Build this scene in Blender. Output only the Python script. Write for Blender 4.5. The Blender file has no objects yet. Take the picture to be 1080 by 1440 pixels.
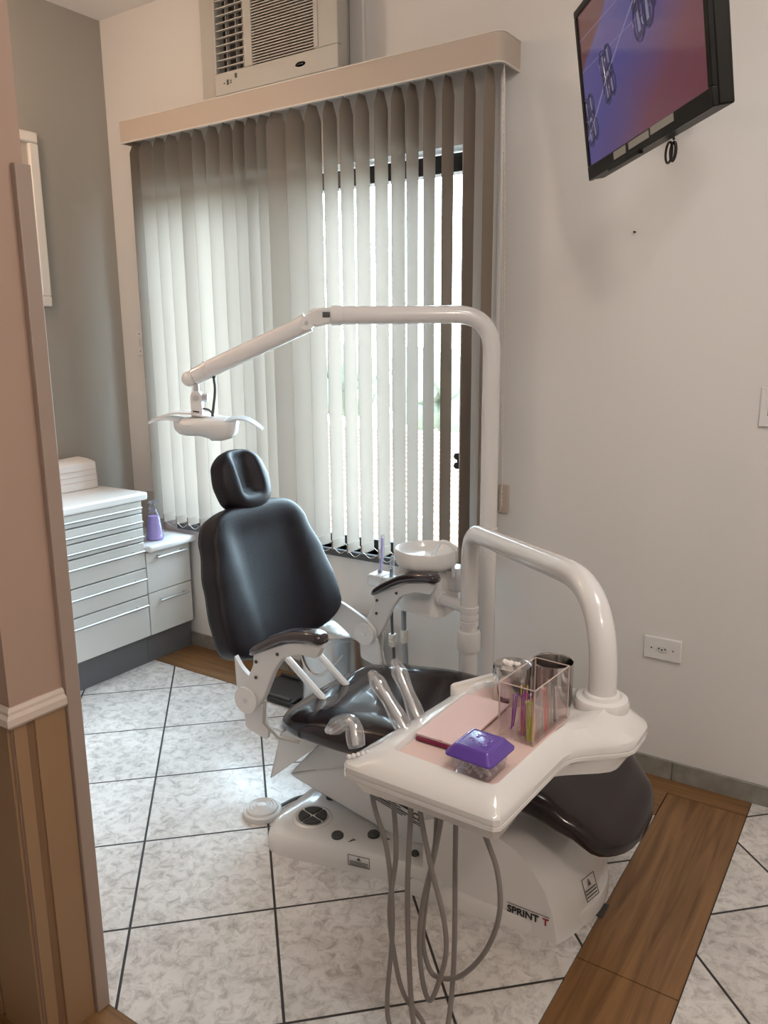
import bpy, bmesh, math, random
from mathutils import Vector, Matrix
random.seed(7)
PI = math.pi
SC = bpy.context.scene
COL = SC.collection

# ------------------------------------------------------------------ camera
cam_d = bpy.data.cameras.new('camera')
cam = bpy.data.objects.new('camera', cam_d)
COL.objects.link(cam)
Rm = Matrix(((0.83313023, 0.10906847, -0.5422159),
             (0.55301871, -0.17849433, 0.81382435),
             (-0.00801989, -0.97787721, -0.20902593)))
CAM_POS = Vector((3.25032, -2.59355, 1.47))
mw = Matrix.Identity(4)
for r in range(3):
    mw[r][0] = Rm[r][0]; mw[r][1] = -Rm[r][1]; mw[r][2] = -Rm[r][2]; mw[r][3] = CAM_POS[r]
cam.matrix_world = mw
cam_d.sensor_fit = 'VERTICAL'
cam_d.sensor_height = 36.0
cam_d.lens = 1113.8 / 1440 * 36
cam_d.clip_start = 0.05
SC.camera = cam

# ------------------------------------------------------------------ light and exposure
SC.view_settings.view_transform = 'Standard'
SC.view_settings.look = 'None'
SC.view_settings.gamma = 1.0
SC.view_settings.use_curve_mapping = False
SC.view_settings.exposure = 0.0

world = bpy.data.worlds.new('daylight_sky')
SC.world = world
world.use_nodes = True
wn = world.node_tree.nodes
bg = wn['Background']
bg.inputs['Color'].default_value = (0.66, 0.85, 1.0, 1)
bg.inputs['Strength'].default_value = 25.0


def lamp(name, loc, size, power, color, rot=(0, 0, 0), sizey=None):
    d = bpy.data.lights.new(name, 'AREA')
    d.energy = power; d.color = color; d.size = size
    if sizey:
        d.shape = 'RECTANGLE'; d.size_y = sizey
    o = bpy.data.objects.new(name, d); COL.objects.link(o)
    o.location = loc; o.rotation_euler = rot
    return o


def bulb(name, loc, power, color, radius=.05):
    d = bpy.data.lights.new(name, 'POINT')
    d.energy = power; d.color = color; d.shadow_soft_size = radius
    o = bpy.data.objects.new(name, d); COL.objects.link(o); o.location = loc
    return o


p_ = lamp('window_daylight', (1.13, .30, 1.36), 1.6, 10, (1, 1, 1), (-PI / 2, 0, 0), 1.6)
p_.data.cycles.is_portal = True
WARM = (1.0, .84, .72)
bulb('hall_ceiling_light', (3.95, -2.70, 2.55), 46, WARM, .10)
bulb('lounge_spot_light', (.50, -1.30, 2.55), 16, (1, .74, .53), .06)
lamp('room_ceiling_light', (3.3, -1.3, 2.84), .6, 15, (1.0, .97, .93))

# ------------------------------------------------------------------ materials
def mat(name, color, rough=.5, metal=0., coat=0., spec=.5, noise=None, bump=None, trans=0.):
    m = bpy.data.materials.new(name); m.use_nodes = True
    nt = m.node_tree; b = nt.nodes['Principled BSDF']
    b.inputs['Base Color'].default_value = (*color, 1)
    b.inputs['Roughness'].default_value = rough
    b.inputs['Metallic'].default_value = metal
    b.inputs['Coat Weight'].default_value = coat
    b.inputs['Specular IOR Level'].default_value = spec
    tc = nt.nodes.new('ShaderNodeTexCoord')
    if noise:
        sc, amt = noise
        n = nt.nodes.new('ShaderNodeTexNoise'); n.inputs['Scale'].default_value = sc; n.inputs['Detail'].default_value = 4
        nt.links.new(tc.outputs['Object'], n.inputs['Vector'])
        mx = nt.nodes.new('ShaderNodeMix'); mx.data_type = 'RGBA'
        mx.inputs['A'].default_value = (*[c * (1 - amt) for c in color], 1)
        mx.inputs['B'].default_value = (*[min(1, c * (1 + amt)) for c in color], 1)
        nt.links.new(n.outputs['Fac'], mx.inputs['Factor'])
        nt.links.new(mx.outputs['Result'], b.inputs['Base Color'])
    if bump:
        sc, st, kind = bump
        n = nt.nodes.new('ShaderNodeTexVoronoi' if kind == 'v' else 'ShaderNodeTexNoise')
        n.inputs['Scale'].default_value = sc
        nt.links.new(tc.outputs['Object'], n.inputs['Vector'])
        bp = nt.nodes.new('ShaderNodeBump'); bp.inputs['Strength'].default_value = st; bp.inputs['Distance'].default_value = .002
        nt.links.new(n.outputs['Distance' if kind == 'v' else 'Fac'], bp.inputs['Height'])
        nt.links.new(bp.outputs['Normal'], b.inputs['Normal'])
    return m


def clear_mat(name, tint=(1, 1, 1), gloss=.12, rough=.05, body=0., body_col=(1, 1, 1), glow=False):
    m = bpy.data.materials.new(name); m.use_nodes = True
    nt = m.node_tree; nt.nodes.remove(nt.nodes['Principled BSDF'])
    out = nt.nodes['Material Output']
    t = nt.nodes.new('ShaderNodeBsdfTransparent'); t.inputs['Color'].default_value = (*tint, 1)
    g = nt.nodes.new('ShaderNodeBsdfGlossy'); g.inputs['Roughness'].default_value = rough
    lw = nt.nodes.new('ShaderNodeLayerWeight'); lw.inputs['Blend'].default_value = gloss * 2.4
    mp = nt.nodes.new('ShaderNodeMath'); mp.operation = 'MULTIPLY_ADD'
    mp.inputs[1].default_value = .30; mp.inputs[2].default_value = .02
    nt.links.new(lw.outputs['Fresnel'], mp.inputs[0])
    mx = nt.nodes.new('ShaderNodeMixShader')
    nt.links.new(mp.outputs[0], mx.inputs[0])
    nt.links.new(t.outputs[0], mx.inputs[1]); nt.links.new(g.outputs[0], mx.inputs[2])
    last = mx
    if body > 0:
        d = nt.nodes.new('ShaderNodeBsdfTranslucent' if glow else 'ShaderNodeBsdfDiffuse'); d.inputs['Color'].default_value = (*body_col, 1)
        m2 = nt.nodes.new('ShaderNodeMixShader'); m2.inputs[0].default_value = body
        nt.links.new(mx.outputs[0], m2.inputs[1]); nt.links.new(d.outputs[0], m2.inputs[2]); last = m2
    nt.links.new(last.outputs[0], out.inputs['Surface'])
    return m


def translucent_mat(name, color, tcol, fac):
    m = bpy.data.materials.new(name); m.use_nodes = True
    nt = m.node_tree; b = nt.nodes['Principled BSDF']
    b.inputs['Base Color'].default_value = (*color, 1); b.inputs['Roughness'].default_value = .85
    t = nt.nodes.new('ShaderNodeBsdfTranslucent'); t.inputs['Color'].default_value = (*tcol, 1)
    mx = nt.nodes.new('ShaderNodeMixShader'); mx.inputs[0].default_value = fac
    nt.links.new(b.outputs[0], mx.inputs[1]); nt.links.new(t.outputs[0], mx.inputs[2])
    nt.links.new(mx.outputs[0], nt.nodes['Material Output'].inputs['Surface'])
    tc = nt.nodes.new('ShaderNodeTexCoord'); n = nt.nodes.new('ShaderNodeTexNoise'); n.inputs['Scale'].default_value = 220
    nt.links.new(tc.outputs['Object'], n.inputs['Vector'])
    bp = nt.nodes.new('ShaderNodeBump'); bp.inputs['Strength'].default_value = .15; bp.inputs['Distance'].default_value = .001
    nt.links.new(n.outputs['Fac'], bp.inputs['Height']); nt.links.new(bp.outputs['Normal'], b.inputs['Normal'])
    return m


def tile_mat(name, du=0., dv=0.):
    """diagonal square floor tiles, marbled, dark joints"""
    T = .3713; a = PI / 4 + .0117
    m = bpy.data.materials.new(name); m.use_nodes = True
    nt = m.node_tree; L = nt.links; b = nt.nodes['Principled BSDF']
    geo = nt.nodes.new('ShaderNodeNewGeometry'); sp = nt.nodes.new('ShaderNodeSeparateXYZ')
    L.new(geo.outputs['Position'], sp.inputs[0])

    def M(op, x, y=None, z=None):
        n = nt.nodes.new('ShaderNodeMath'); n.operation = op
        for i, v in enumerate((x, y, z)):
            if v is None: continue
            if isinstance(v, (int, float)): n.inputs[i].default_value = v
            else: L.new(v, n.inputs[i])
        return n.outputs[0]
    X, Y = sp.outputs['X'], sp.outputs['Y']
    u = M('SUBTRACT', M('MULTIPLY', X, math.cos(a)), M('MULTIPLY', Y, math.sin(a)))
    w = M('ADD', M('MULTIPLY', X, math.sin(a)), M('MULTIPLY', Y, math.cos(a)))
    un = M('DIVIDE', M('SUBTRACT', u, .7769 + du), T)
    wn_ = M('DIVIDE', M('SUBTRACT', w, .1883 + dv), T)

    def edge(v):
        fr = M('FRACT', v)
        return M('MULTIPLY', M('MINIMUM', fr, M('SUBTRACT', 1.0, fr)), T)
    dist = M('MINIMUM', edge(un), edge(wn_))
    joint = M('SUBTRACT', 1.0, M('SMOOTH_MIN', 1.0, M('MULTIPLY', M('MAXIMUM', M('SUBTRACT', dist, .0028), 0.0), 900.), .02))
    # marble
    cell = nt.nodes.new('ShaderNodeCombineXYZ'); L.new(M('FLOOR', un), cell.inputs[0]); L.new(M('FLOOR', wn_), cell.inputs[1])
    sc = nt.nodes.new('ShaderNodeVectorMath'); sc.operation = 'SCALE'; sc.inputs['Scale'].default_value = 3.7
    L.new(cell.outputs[0], sc.inputs[0])
    ad = nt.nodes.new('ShaderNodeVectorMath'); ad.operation = 'ADD'
    L.new(geo.outputs['Position'], ad.inputs[0]); L.new(sc.outputs[0], ad.inputs[1])
    n1 = nt.nodes.new('ShaderNodeTexNoise'); n1.inputs['Scale'].default_value = 29; n1.inputs['Detail'].default_value = 9
    n1.inputs['Roughness'].default_value = .74; n1.inputs['Distortion'].default_value = .7
    L.new(ad.outputs[0], n1.inputs['Vector'])
    rmp = nt.nodes.new('ShaderNodeValToRGB')
    e = rmp.color_ramp.elements
    e[0].position = .36; e[0].color = (.44, .415, .40, 1)
    e[1].position = .56; e[1].color = (.74, .72, .70, 1)
    x = rmp.color_ramp.elements.new(.47); x.color = (.63, .605, .585, 1)
    L.new(n1.outputs['Fac'], rmp.inputs[0])
    n2 = nt.nodes.new('ShaderNodeTexNoise'); n2.inputs['Scale'].default_value = 5; n2.inputs['Detail'].default_value = 3
    L.new(ad.outputs[0], n2.inputs['Vector'])
    r2 = nt.nodes.new('ShaderNodeValToRGB'); r2.color_ramp.elements[0].position = .35; r2.color_ramp.elements[0].color = (.84, .83, .82, 1)
    r2.color_ramp.elements[1].position = .65; r2.color_ramp.elements[1].color = (1, 1, 1, 1)
    L.new(n2.outputs['Fac'], r2.inputs[0])
    mm = nt.nodes.new('ShaderNodeMix'); mm.data_type = 'RGBA'; mm.blend_type = 'MULTIPLY'; mm.inputs['Factor'].default_value = 1
    L.new(rmp.outputs[0], mm.inputs['A']); L.new(r2.outputs[0], mm.inputs['B'])
    mx = nt.nodes.new('ShaderNodeMix'); mx.data_type = 'RGBA'
    L.new(joint, mx.inputs['Factor']); L.new(mm.outputs['Result'], mx.inputs['A']); mx.inputs['B'].default_value = (.032, .028, .028, 1)
    L.new(mx.outputs['Result'], b.inputs['Base Color'])
    ro = M('MULTIPLY_ADD', joint, .5, .19); L.new(ro, b.inputs['Roughness'])
    bp = nt.nodes.new('ShaderNodeBump'); bp.inputs['Strength'].default_value = .6; bp.inputs['Distance'].default_value = .002; bp.invert = True
    L.new(joint, bp.inputs['Height']); L.new(bp.outputs[0], b.inputs['Normal'])
    return m


def wood_mat(name, along='Y', c1=(.130, .062, .022), c2=(.265, .140, .056), rough=.38):
    m = bpy.data.materials.new(name); m.use_nodes = True
    nt = m.node_tree; L = nt.links; b = nt.nodes['Principled BSDF']
    geo = nt.nodes.new('ShaderNodeNewGeometry'); mp = nt.nodes.new('ShaderNodeMapping')
    s = {'Y': (24, 1.3, 24), 'X': (1.3, 24, 24), 'Z': (13, 13, 1.1)}[along]
    mp.inputs['Scale'].default_value = s
    L.new(geo.outputs['Position'], mp.inputs[0])
    n = nt.nodes.new('ShaderNodeTexNoise'); n.inputs['Scale'].default_value = 1.5; n.inputs['Detail'].default_value = 8; n.inputs['Distortion'].default_value = 1.2
    L.new(mp.outputs[0], n.inputs['Vector'])
    r = nt.nodes.new('ShaderNodeValToRGB')
    r.color_ramp.elements[0].position = .3; r.color_ramp.elements[0].color = (*c1, 1)
    r.color_ramp.elements[1].position = .72; r.color_ramp.elements[1].color = (*c2, 1)
    L.new(n.outputs['Fac'], r.inputs[0]); L.new(r.outputs[0], b.inputs['Base Color'])
    b.inputs['Roughness'].default_value = rough
    return m


M_ = {}
M_['wall'] = mat('wall_paint', (.71, .695, .675), .6, noise=(3, .015), bump=(60, .05, 'n'))
M_['hallwall'] = mat('hall_paint', (.40, .275, .215), .6, bump=(50, .06, 'n'))
M_['grey'] = mat('grey_green_paint', (.36, .345, .31), .7, bump=(60, .05, 'n'))
M_['ceil'] = mat('ceiling_paint', (.80, .78, .75), .8)
M_['tile'] = tile_mat('marbled_tile')
M_['tile2'] = tile_mat('marbled_tile_beyond', -.125, -.11)
M_['wood'] = wood_mat('wood_look_tile')
M_['woodx'] = wood_mat('wood_look_tile_across', 'X')
M_['jamb'] = mat('jamb_paint', (.34, .26, .215), .55)
M_['rail'] = mat('rail_paint', (.62, .52, .45), .5)
M_['panel'] = mat('panel_paint', (.30, .18, .095), .5, noise=(4, .06))
M_['groove'] = mat('panel_groove', (.20, .11, .055), .6)
M_['skirt'] = mat('grey_marble_skirting', (.25, .24, .215), .3, noise=(22, .55))
M_['joint'] = mat('dark_joint', (.03, .028, .027), .8)
M_['white'] = mat('white_plastic', (.74, .735, .73), .3)
M_['whiteg'] = mat('white_gloss_shell', (.74, .725, .71), .16, coat=.5)
M_['enamel'] = mat('white_enamel_tube', (.74, .73, .725), .2, coat=.4)
M_['metalw'] = mat('white_painted_steel', (.66, .665, .67), .38)
M_['lam'] = mat('white_laminate', (.70, .70, .675), .35)
M_['top'] = mat('white_worktop', (.80, .80, .80), .22)
M_['plinth'] = mat('grey_plinth', (.14, .145, .155), .5)
M_['alu'] = mat('brushed_aluminium', (.62, .63, .64), .32, 1.)
M_['steel'] = mat('polished_steel', (.62, .60, .58), .12, 1., noise=(6, .08))
M_['binsteel'] = mat('brushed_steel', (.55, .55, .55), .22, 1.)
M_['black'] = mat('black_plastic', (.012, .012, .013), .4)
M_['dkgrey'] = mat('dark_grey_plastic', (.05, .05, .05), .5)
M_['gap'] = mat('dark_gap', (.02, .02, .022), .8)  # near-black; on the cabinets it stands in for shade between drawers
M_['leather'] = mat('aubergine_vinyl', (.0075, .0052, .009), .46, spec=.32, bump=(420, .25, 'v'))
M_['film'] = mat('aubergine_vinyl_in_clear_film', (.014, .0078, .0085), .18, coat=.25, spec=.35, bump=(9, .22, 'n'))
M_['padtop'] = mat('armrest_vinyl', (.030, .018, .022), .15, coat=.7)
M_['valance'] = mat('beige_valance', (.50, .42, .35), .55)
M_['valedge'] = mat('pale_valance_edge', (.70, .66, .61), .4)
M_['slat'] = translucent_mat('blind_fabric', (.41, .338, .280), (.175, .142, .116), .34)
M_['hem'] = mat('blind_hem', (.62, .57, .51), .7)
M_['frame'] = mat('black_window_frame', (.012, .016, .022), .4)
M_['glass'] = clear_mat('window_glass', (.97, .99, .985), .1, .0)
M_['acrylic'] = clear_mat('clear_acrylic', (.99, .98, .98), .10, .06)
M_['acredge'] = clear_mat('acrylic_edge', (.85, .78, .76), .3, .1, .55, (.85, .72, .68))
M_['sleeve'] = clear_mat('clear_plastic_sleeve', (.97, .97, .98), .42, .08, .07, (.85, .87, .9))
M_['lampfilm'] = clear_mat('milky_lamp_film', (.95, .97, .98), .25, .1, .5, (.80, .82, .83))
M_['tub'] = clear_mat('clear_tub', (.99, .97, .98), .1, .1, .10, (.95, .9, .92))
M_['lid'] = mat('purple_plastic', (.115, .055, .34), .22, coat=.3)
M_['lidhi'] = mat('purple_plastic_relief', (.20, .13, .48), .2, coat=.3)
M_['bottle'] = clear_mat('clear_bottle', (.98, .98, 1), .18, .08, .06, (.85, .9, 1))
M_['violet'] = clear_mat('violet_liquid', (.86, .80, .99), .1, .1, .72, (.62, .50, .93))
M_['paper'] = mat('white_paper', (.80, .77, .75), .85)
M_['pink'] = mat('pale_pink_paper', (.70, .53, .52), .85, bump=(35, .4, 'n'))
M_['liner'] = mat('pink_tray_paper', (.66, .49, .45), .8)
M_['maroon'] = mat('maroon_plastic', (.16, .012, .045), .3)
M_['cotton'] = mat('cotton', (.85, .80, .78), .95, bump=(300, .5, 'n'))
M_['swabstick'] = mat('swab_stick', (.74, .58, .64), .6)
M_['hose'] = mat('grey_hose', (.22, .20, .19), .45)
M_['hoseb'] = mat('grey_blue_hose', (.24, .25, .26), .45)
M_['cable'] = mat('dark_grey_cable', (.07, .07, .075), .5)
M_['acw'] = mat('ac_plastic', (.46, .445, .405), .45)
M_['acslat'] = mat('ac_grille', (.44, .425, .39), .5)
M_['acdark'] = mat('ac_dark_inside', (.03, .028, .028), .8)
M_['frame_w'] = mat('white_picture_frame', (.80, .76, .71), .4)
M_['pic'] = mat('picture_paper', (.50, .44, .38), .7)
M_['tvblack'] = mat('tv_black_plastic', (.008, .008, .008), .35, spec=.22)
M_['tvside'] = mat('tv_side', (.012, .011, .009), .4, spec=.2)
M_['sticker'] = mat('silver_sticker', (.42, .42, .38), .4)
M_['labelw'] = mat('label_print_ground', (.62, .62, .62), .5)
M_['ink'] = mat('black_ink', (.012, .012, .014), .5)
M_['red'] = mat('red_ink', (.32, .012, .015), .5)
M_['purple'] = mat('purple_plastic_stick', (.24, .05, .36), .4)
M_['ypurple'] = mat('magenta_plastic_stick', (.42, .05, .30), .4)
M_['yellow'] = mat('yellow_plastic_stick', (.62, .45, .05), .4)
M_['lime'] = mat('lime_plastic_stick', (.47, .50, .05), .4)
M_['coral'] = mat('coral_plastic_stick', (.80, .14, .13), .4)
M_['orange'] = mat('orange_plastic_stick', (.70, .28, .12), .4)
M_['tan'] = mat('tan_plastic_stick', (.45, .33, .22), .5)
M_['greystick'] = mat('grey_plastic_stick', (.12, .12, .15), .5)
M_['pale'] = mat('pale_clear_stick', (.70, .60, .60), .4)
M_['roof'] = mat('terracotta_roof', (.17, .085, .058), .8, noise=(5, .3))
M_['plaster'] = mat('pale_outside_plaster', (.80, .76, .70), .9)
M_['leaf'] = mat('leaf_green', (.095, .098, .070), .8, noise=(3, .4))
M_['ground'] = mat('outside_ground', (.42, .36, .28), .9, noise=(2, .2))
M_['sill'] = mat('granite_sill', (.07, .075, .08), .3, noise=(40, .4))


def emis(name, color, strength):
    m = bpy.data.materials.new(name); m.use_nodes = True
    b = m.node_tree.nodes['Principled BSDF']
    b.inputs['Base Color'].default_value = (.01, .01, .01, 1)
    b.inputs['Roughness'].default_value = .18
    b.inputs['Emission Color'].default_value = (*color, 1)
    b.inputs['Emission Strength'].default_value = strength
    return m


# ------------------------------------------------------------------ mesh helpers
def sharp(me, ang=35):
    for p in me.polygons: p.use_smooth = True
    me.set_sharp_from_angle(angle=math.radians(ang))


def wloc(o):
    v = Vector(o.location)
    return v + wloc(o.parent) if o.parent else v


def obj(name, bm, m, parent=None, bevel=0., seg=2, ang=35, smooth=True, base=None):
    """bm in world coordinates -> ONE mesh object (its origin at base, the parent's base, or the middle of its underside)"""
    bmesh.ops.recalc_face_normals(bm, faces=bm.faces)
    if parent is not None:
        off = wloc(parent)
    elif base is not None:
        off = Vector(base)
    else:
        xs = [v.co.x for v in bm.verts]; ys = [v.co.y for v in bm.verts]; zs = [v.co.z for v in bm.verts]
        off = Vector(((min(xs) + max(xs)) / 2, (min(ys) + max(ys)) / 2, min(zs)))
    bmesh.ops.translate(bm, verts=bm.verts, vec=-off)
    me = bpy.data.meshes.new(name); bm.to_mesh(me); bm.free()
    for mm in (m if isinstance(m, (list, tuple)) else [m]): me.materials.append(mm)
    if smooth: sharp(me, ang)
    o = bpy.data.objects.new(name, me); COL.objects.link(o)
    if parent is not None:
        o.parent = parent
    else:
        o.location = off
    if bevel:
        md = o.modifiers.new('bevel', 'BEVEL'); md.width = bevel; md.segments = seg; md.limit_method = 'ANGLE'; md.angle_limit = math.radians(32)
        md.harden_normals = False
    return o


def thing(name, label, cat, loc, group=None):
    o = bpy.data.objects.new(name, None); COL.objects.link(o); o.location = loc
    o.empty_display_size = .05
    return tag(o, label, cat, group)


def tag(o, label, cat, group=None):
    o['label'] = label; o['category'] = cat
    if group: o['group'] = group
    return o


def struct(o):
    o['kind'] = 'structure'; return o


def B(): return bmesh.new()


def box(bm, a, b, M=None):
    x0, y0, z0 = a; x1, y1, z1 = b
    vs = [bm.verts.new((x, y, z)) for x in (x0, x1) for y in (y0, y1) for z in (z0, z1)]
    if M is not None:
        for v in vs: v.co = M @ v.co
    for f in ((0, 1, 3, 2), (4, 6, 7, 5), (0, 4, 5, 1), (2, 3, 7, 6), (0, 2, 6, 4), (1, 5, 7, 3)):
        bm.faces.new([vs[i] for i in f])
    return bm


def loft(bm, loops, cap=True, closed=False):
    rings = [[bm.verts.new(p) for p in l] for l in loops]
    n = len(rings[0])
    pairs = list(zip(rings, rings[1:])) + ([(rings[-1], rings[0])] if closed else [])
    for r0, r1 in pairs:
        for i in range(n):
            bm.faces.new((r0[i], r0[(i + 1) % n], r1[(i + 1) % n], r1[i]))
    if cap and not closed:
        bm.faces.new(rings[0]); bm.faces.new(rings[-1][::-1])
    return bm


def prism(bm, poly, vec):
    """poly: list of 3-d points, extruded by vec"""
    a = [Vector(p) for p in poly]; v = Vector(vec)
    return loft(bm, [a, [p + v for p in a]])


def spline(pts, n=8):
    P = [Vector(p) for p in pts]
    if len(P) < 3: 
        return [P[0].lerp(P[1], i / n) for i in range(n + 1)]
    P = [P[0] * 2 - P[1]] + P + [P[-1] * 2 - P[-2]]
    out = []
    for i in range(1, len(P) - 2):
        p0, p1, p2, p3 = P[i - 1:i + 3]
        for k in range(n):
            t = k / n
            out.append(.5 * ((2 * p1) + (p2 - p0) * t + (2 * p0 - 5 * p1 + 4 * p2 - p3) * t * t + (3 * p1 - p0 - 3 * p2 + p3) * t ** 3))
    out.append(P[-2].copy())
    return out


def bend(pts, rad, n=8):
    """polyline with circular-ish fillets at inner corners"""
    P = [Vector(p) for p in pts]; out = [P[0]]
    for i in range(1, len(P) - 1):
        r = rad[i - 1] if isinstance(rad, (list, tuple)) else rad
        a = (P[i - 1] - P[i]).normalized(); b = (P[i + 1] - P[i]).normalized()
        p0 = P[i] + a * r; p2 = P[i] + b * r
        for k in range(n + 1):
            t = k / n
            out.append(p0.lerp(P[i], t).lerp(P[i].lerp(p2, t), t))
    out.append(P[-1]); return out


def tube(bm, path, r, n=14, cap=True):
    P = [Vector(p) for p in path]
    R = r if callable(r) else (lambda t: r)
    t0 = (P[1] - P[0]).normalized()
    nrm = t0.orthogonal().normalized()
    loops = []
    for i, p in enumerate(P):
        t = (P[min(i + 1, len(P) - 1)] - P[max(i - 1, 0)])
        if t.length < 1e-9: continue
        t.normalize()
        nrm = (nrm - t * nrm.dot(t)).normalized(); bn = t.cross(nrm)
        rr = R(i / (len(P) - 1))
        loops.append([p + (nrm * math.cos(2 * PI * k / n) + bn * math.sin(2 * PI * k / n)) * rr for k in range(n)])
    return loft(bm, loops, cap)


def lathe(bm, prof, c=(0, 0, 0), n=32, M=None, sx=1., sy=1.):
    """prof: (r, z) list, open profile revolved; r=0 ends are closed"""
    c = Vector(c); rings = []
    for r, z in prof:
        if r < 1e-6:
            rings.append([Vector((0, 0, z))])
        else:
            rings.append([Vector((r * sx * math.cos(2 * PI * k / n), r * sy * math.sin(2 * PI * k / n), z)) for k in range(n)])
    vr = [[bm.verts.new((M @ p if M is not None else p) + c) for p in ring] for ring in rings]
    for a, b in zip(vr, vr[1:]):
        if len(a) == 1 and len(b) == 1: continue
        for i in range(n):
            j = (i + 1) % n
            if len(a) == 1: bm.faces.new((a[0], b[i], b[j]))
            elif len(b) == 1: bm.faces.new((a[i], b[0], a[j]))
            else: bm.faces.new((a[i], b[i], b[j], a[j]))
    return bm


def cyl(bm, p0, p1, r, n=20):
    return tube(bm, [p0, p1], r, n)


def fillet(poly, r, n=5):
    """2-d polygon with rounded corners -> dense polygon"""
    out = []; N = len(poly)
    for i in range(N):
        p = Vector(poly[i]); a = Vector(poly[i - 1]) - p; b = Vector(poly[(i + 1) % N]) - p
        rr = r[i] if isinstance(r, (list, tuple)) else r
        rr = min(rr, a.length * .48, b.length * .48)
        p0 = p + a.normalized() * rr; p2 = p + b.normalized() * rr
        for k in range(n + 1):
            t = k / n
            out.append(p0.lerp(p, t).lerp(p.lerp(p2, t), t))
    return out


def radial(poly, c, n):
    """sample a (star-shaped) polygon by angle about c"""
    c = Vector(c); out = []
    for k in range(n):
        a = 2 * PI * k / n; d = Vector((math.cos(a), math.sin(a))); best = None
        for i in range(len(poly)):
            p = Vector(poly[i]) - c; q = Vector(poly[(i + 1) % len(poly)]) - c
            e = q - p; den = d.x * e.y - d.y * e.x
            if abs(den) < 1e-12: continue
            t = (p.x * e.y - p.y * e.x) / den; s = (p.x * d.y - p.y * d.x) / den
            if t > 0 and -1e-9 <= s <= 1 + 1e-9 and (best is None or t > best): best = t
        out.append(c + d * best)
    return out


def inset(poly, d):
    """move each point of a ccw polygon inward by d"""
    N = len(poly); out = []
    for i in range(N):
        t = (poly[(i + 1) % N] - poly[i - 1]).normalized()
        out.append(poly[i] + Vector((-t.y, t.x)) * d)
    return out


def cushion(bm, frame, stations, n=40, expo=4., dish=None):
    """frame(s, d, v) -> world point. stations: (v, halfwidth, front depth, back depth, k) ; k shrinks the end sections"""
    loops = []
    for (v, hw, df, db, k) in stations:
        l = []
        for i in range(n):
            t = 2 * PI * i / n; c, s_ = math.cos(t), math.sin(t)
            s = hw * k * math.copysign(abs(c) ** (2 / expo), c)
            d = math.copysign(abs(s_) ** (2 / expo), s_)
            d = d * (df if d > 0 else db) * k
            if dish and s_ > 0: d -= dish(s, v) * min(1, abs(s_) * 1.5)
            l.append(frame(s, d, v))
        loops.append(l)
    return loft(bm, loops)


def ends(v, p=5.):
    x = abs(2 * v - 1)
    return max(.02, (1 - x ** p)) ** (1 / p)


def vs_list(n):
    return [.5 - .5 * math.cos(PI * i / n) for i in range(n + 1)]


def interp(tab, x):
    if x <= tab[0][0]: return tab[0][1]
    for (a, fa), (b, fb) in zip(tab, tab[1:]):
        if x <= b:
            t = (x - a) / (b - a); t = t * t * (3 - 2 * t); return fa + (fb - fa) * t
    return tab[-1][1]


def text_mesh(bm, s, size, origin, right, up, depth=.0006):
    """flat raised lettering laid into bm"""
    cu = bpy.data.curves.new('lettering', 'FONT'); cu.body = s; cu.size = size; cu.extrude = depth; cu.offset = size * .022
    o = bpy.data.objects.new('lettering', cu); COL.objects.link(o)
    dg = bpy.context.evaluated_depsgraph_get(); me = o.evaluated_get(dg).to_mesh()
    right = Vector(right).normalized(); up = Vector(up).normalized(); nrm = right.cross(up)
    base = len(bm.verts); vv = []
    for v in me.vertices:
        vv.append(bm.verts.new(Vector(origin) + right * v.co.x + up * v.co.y + nrm * v.co.z))
    for p in me.polygons:
        try: bm.faces.new([vv[i] for i in p.vertices])
        except ValueError: pass
    w = max(v.co.x for v in me.vertices)
    o.evaluated_get(dg).to_mesh_clear()
    bpy.data.objects.remove(o); bpy.data.curves.remove(cu)
    return w


# ================================================================== THE ROOM
H = 2.90
WX0, WX1, WZ0, WZ1 = .335, 1.86, .62, 2.135          # window opening
fl = struct(obj('floor', box(B(), (0, -1.67, -.08), (2.71, -.25, 0)), M_['tile'], smooth=False))
fl2 = struct(obj('floor', box(B(), (2.955, -5, -.08), (5.2, 0, 0)), M_['tile2'], smooth=False))
fl3 = struct(obj('floor', box(B(), (-.1, -5, -.08), (2.71, -1.92, 0)), M_['tile'], smooth=False))
# wood-look border tiles
k = 1
ys = [0, -.10, -.955, -1.81, -2.67, -3.6, -5]
for y1, y0 in zip(ys[1:-1], ys[2:]):
    o = struct(obj('trim_%d' % k, box(B(), (2.7125, y0 + .0015, -.08), (2.9525, y1 - .0015, .0005)), M_['wood'], smooth=False)); k += 1
xs_ = [.30, .86, 1.72, 2.58, 2.955]
for x0, x1 in zip(xs_, xs_[1:]):
    y0 = -.2475 if x1 < 2.9 else -.10
    if x1 > 2.9:
        o = struct(obj('trim_%d' % k, box(B(), (2.58, -.2475, -.08), (2.7085, 0, .0005)), M_['woodx'], smooth=False)); k += 1
        o = struct(obj('trim_%d' % k, box(B(), (2.7085, -.0985, -.08), (2.9525, 0, .0005)), M_['woodx'], smooth=False)); k += 1
    else:
        o = struct(obj('trim_%d' % k, box(B(), (x0 + .001, -.2475, -.08), (x1 - .001, 0, .0005)), M_['woodx'], smooth=False)); k += 1
for x0, x1 in ((-.1, 1.0), (1.0, 1.86), (1.86, 2.71)):
    o = struct(obj('trim_%d' % k, box(B(), (x0 + .001, -1.9185, -.08), (x1 - .001, -1.6715, .0005)), M_['woodx'], smooth=False)); k += 1
struct(obj('floor', box(B(), (-.1, -5, -.1), (5.2, .2, -.08)), M_['joint'], smooth=False))

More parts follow.
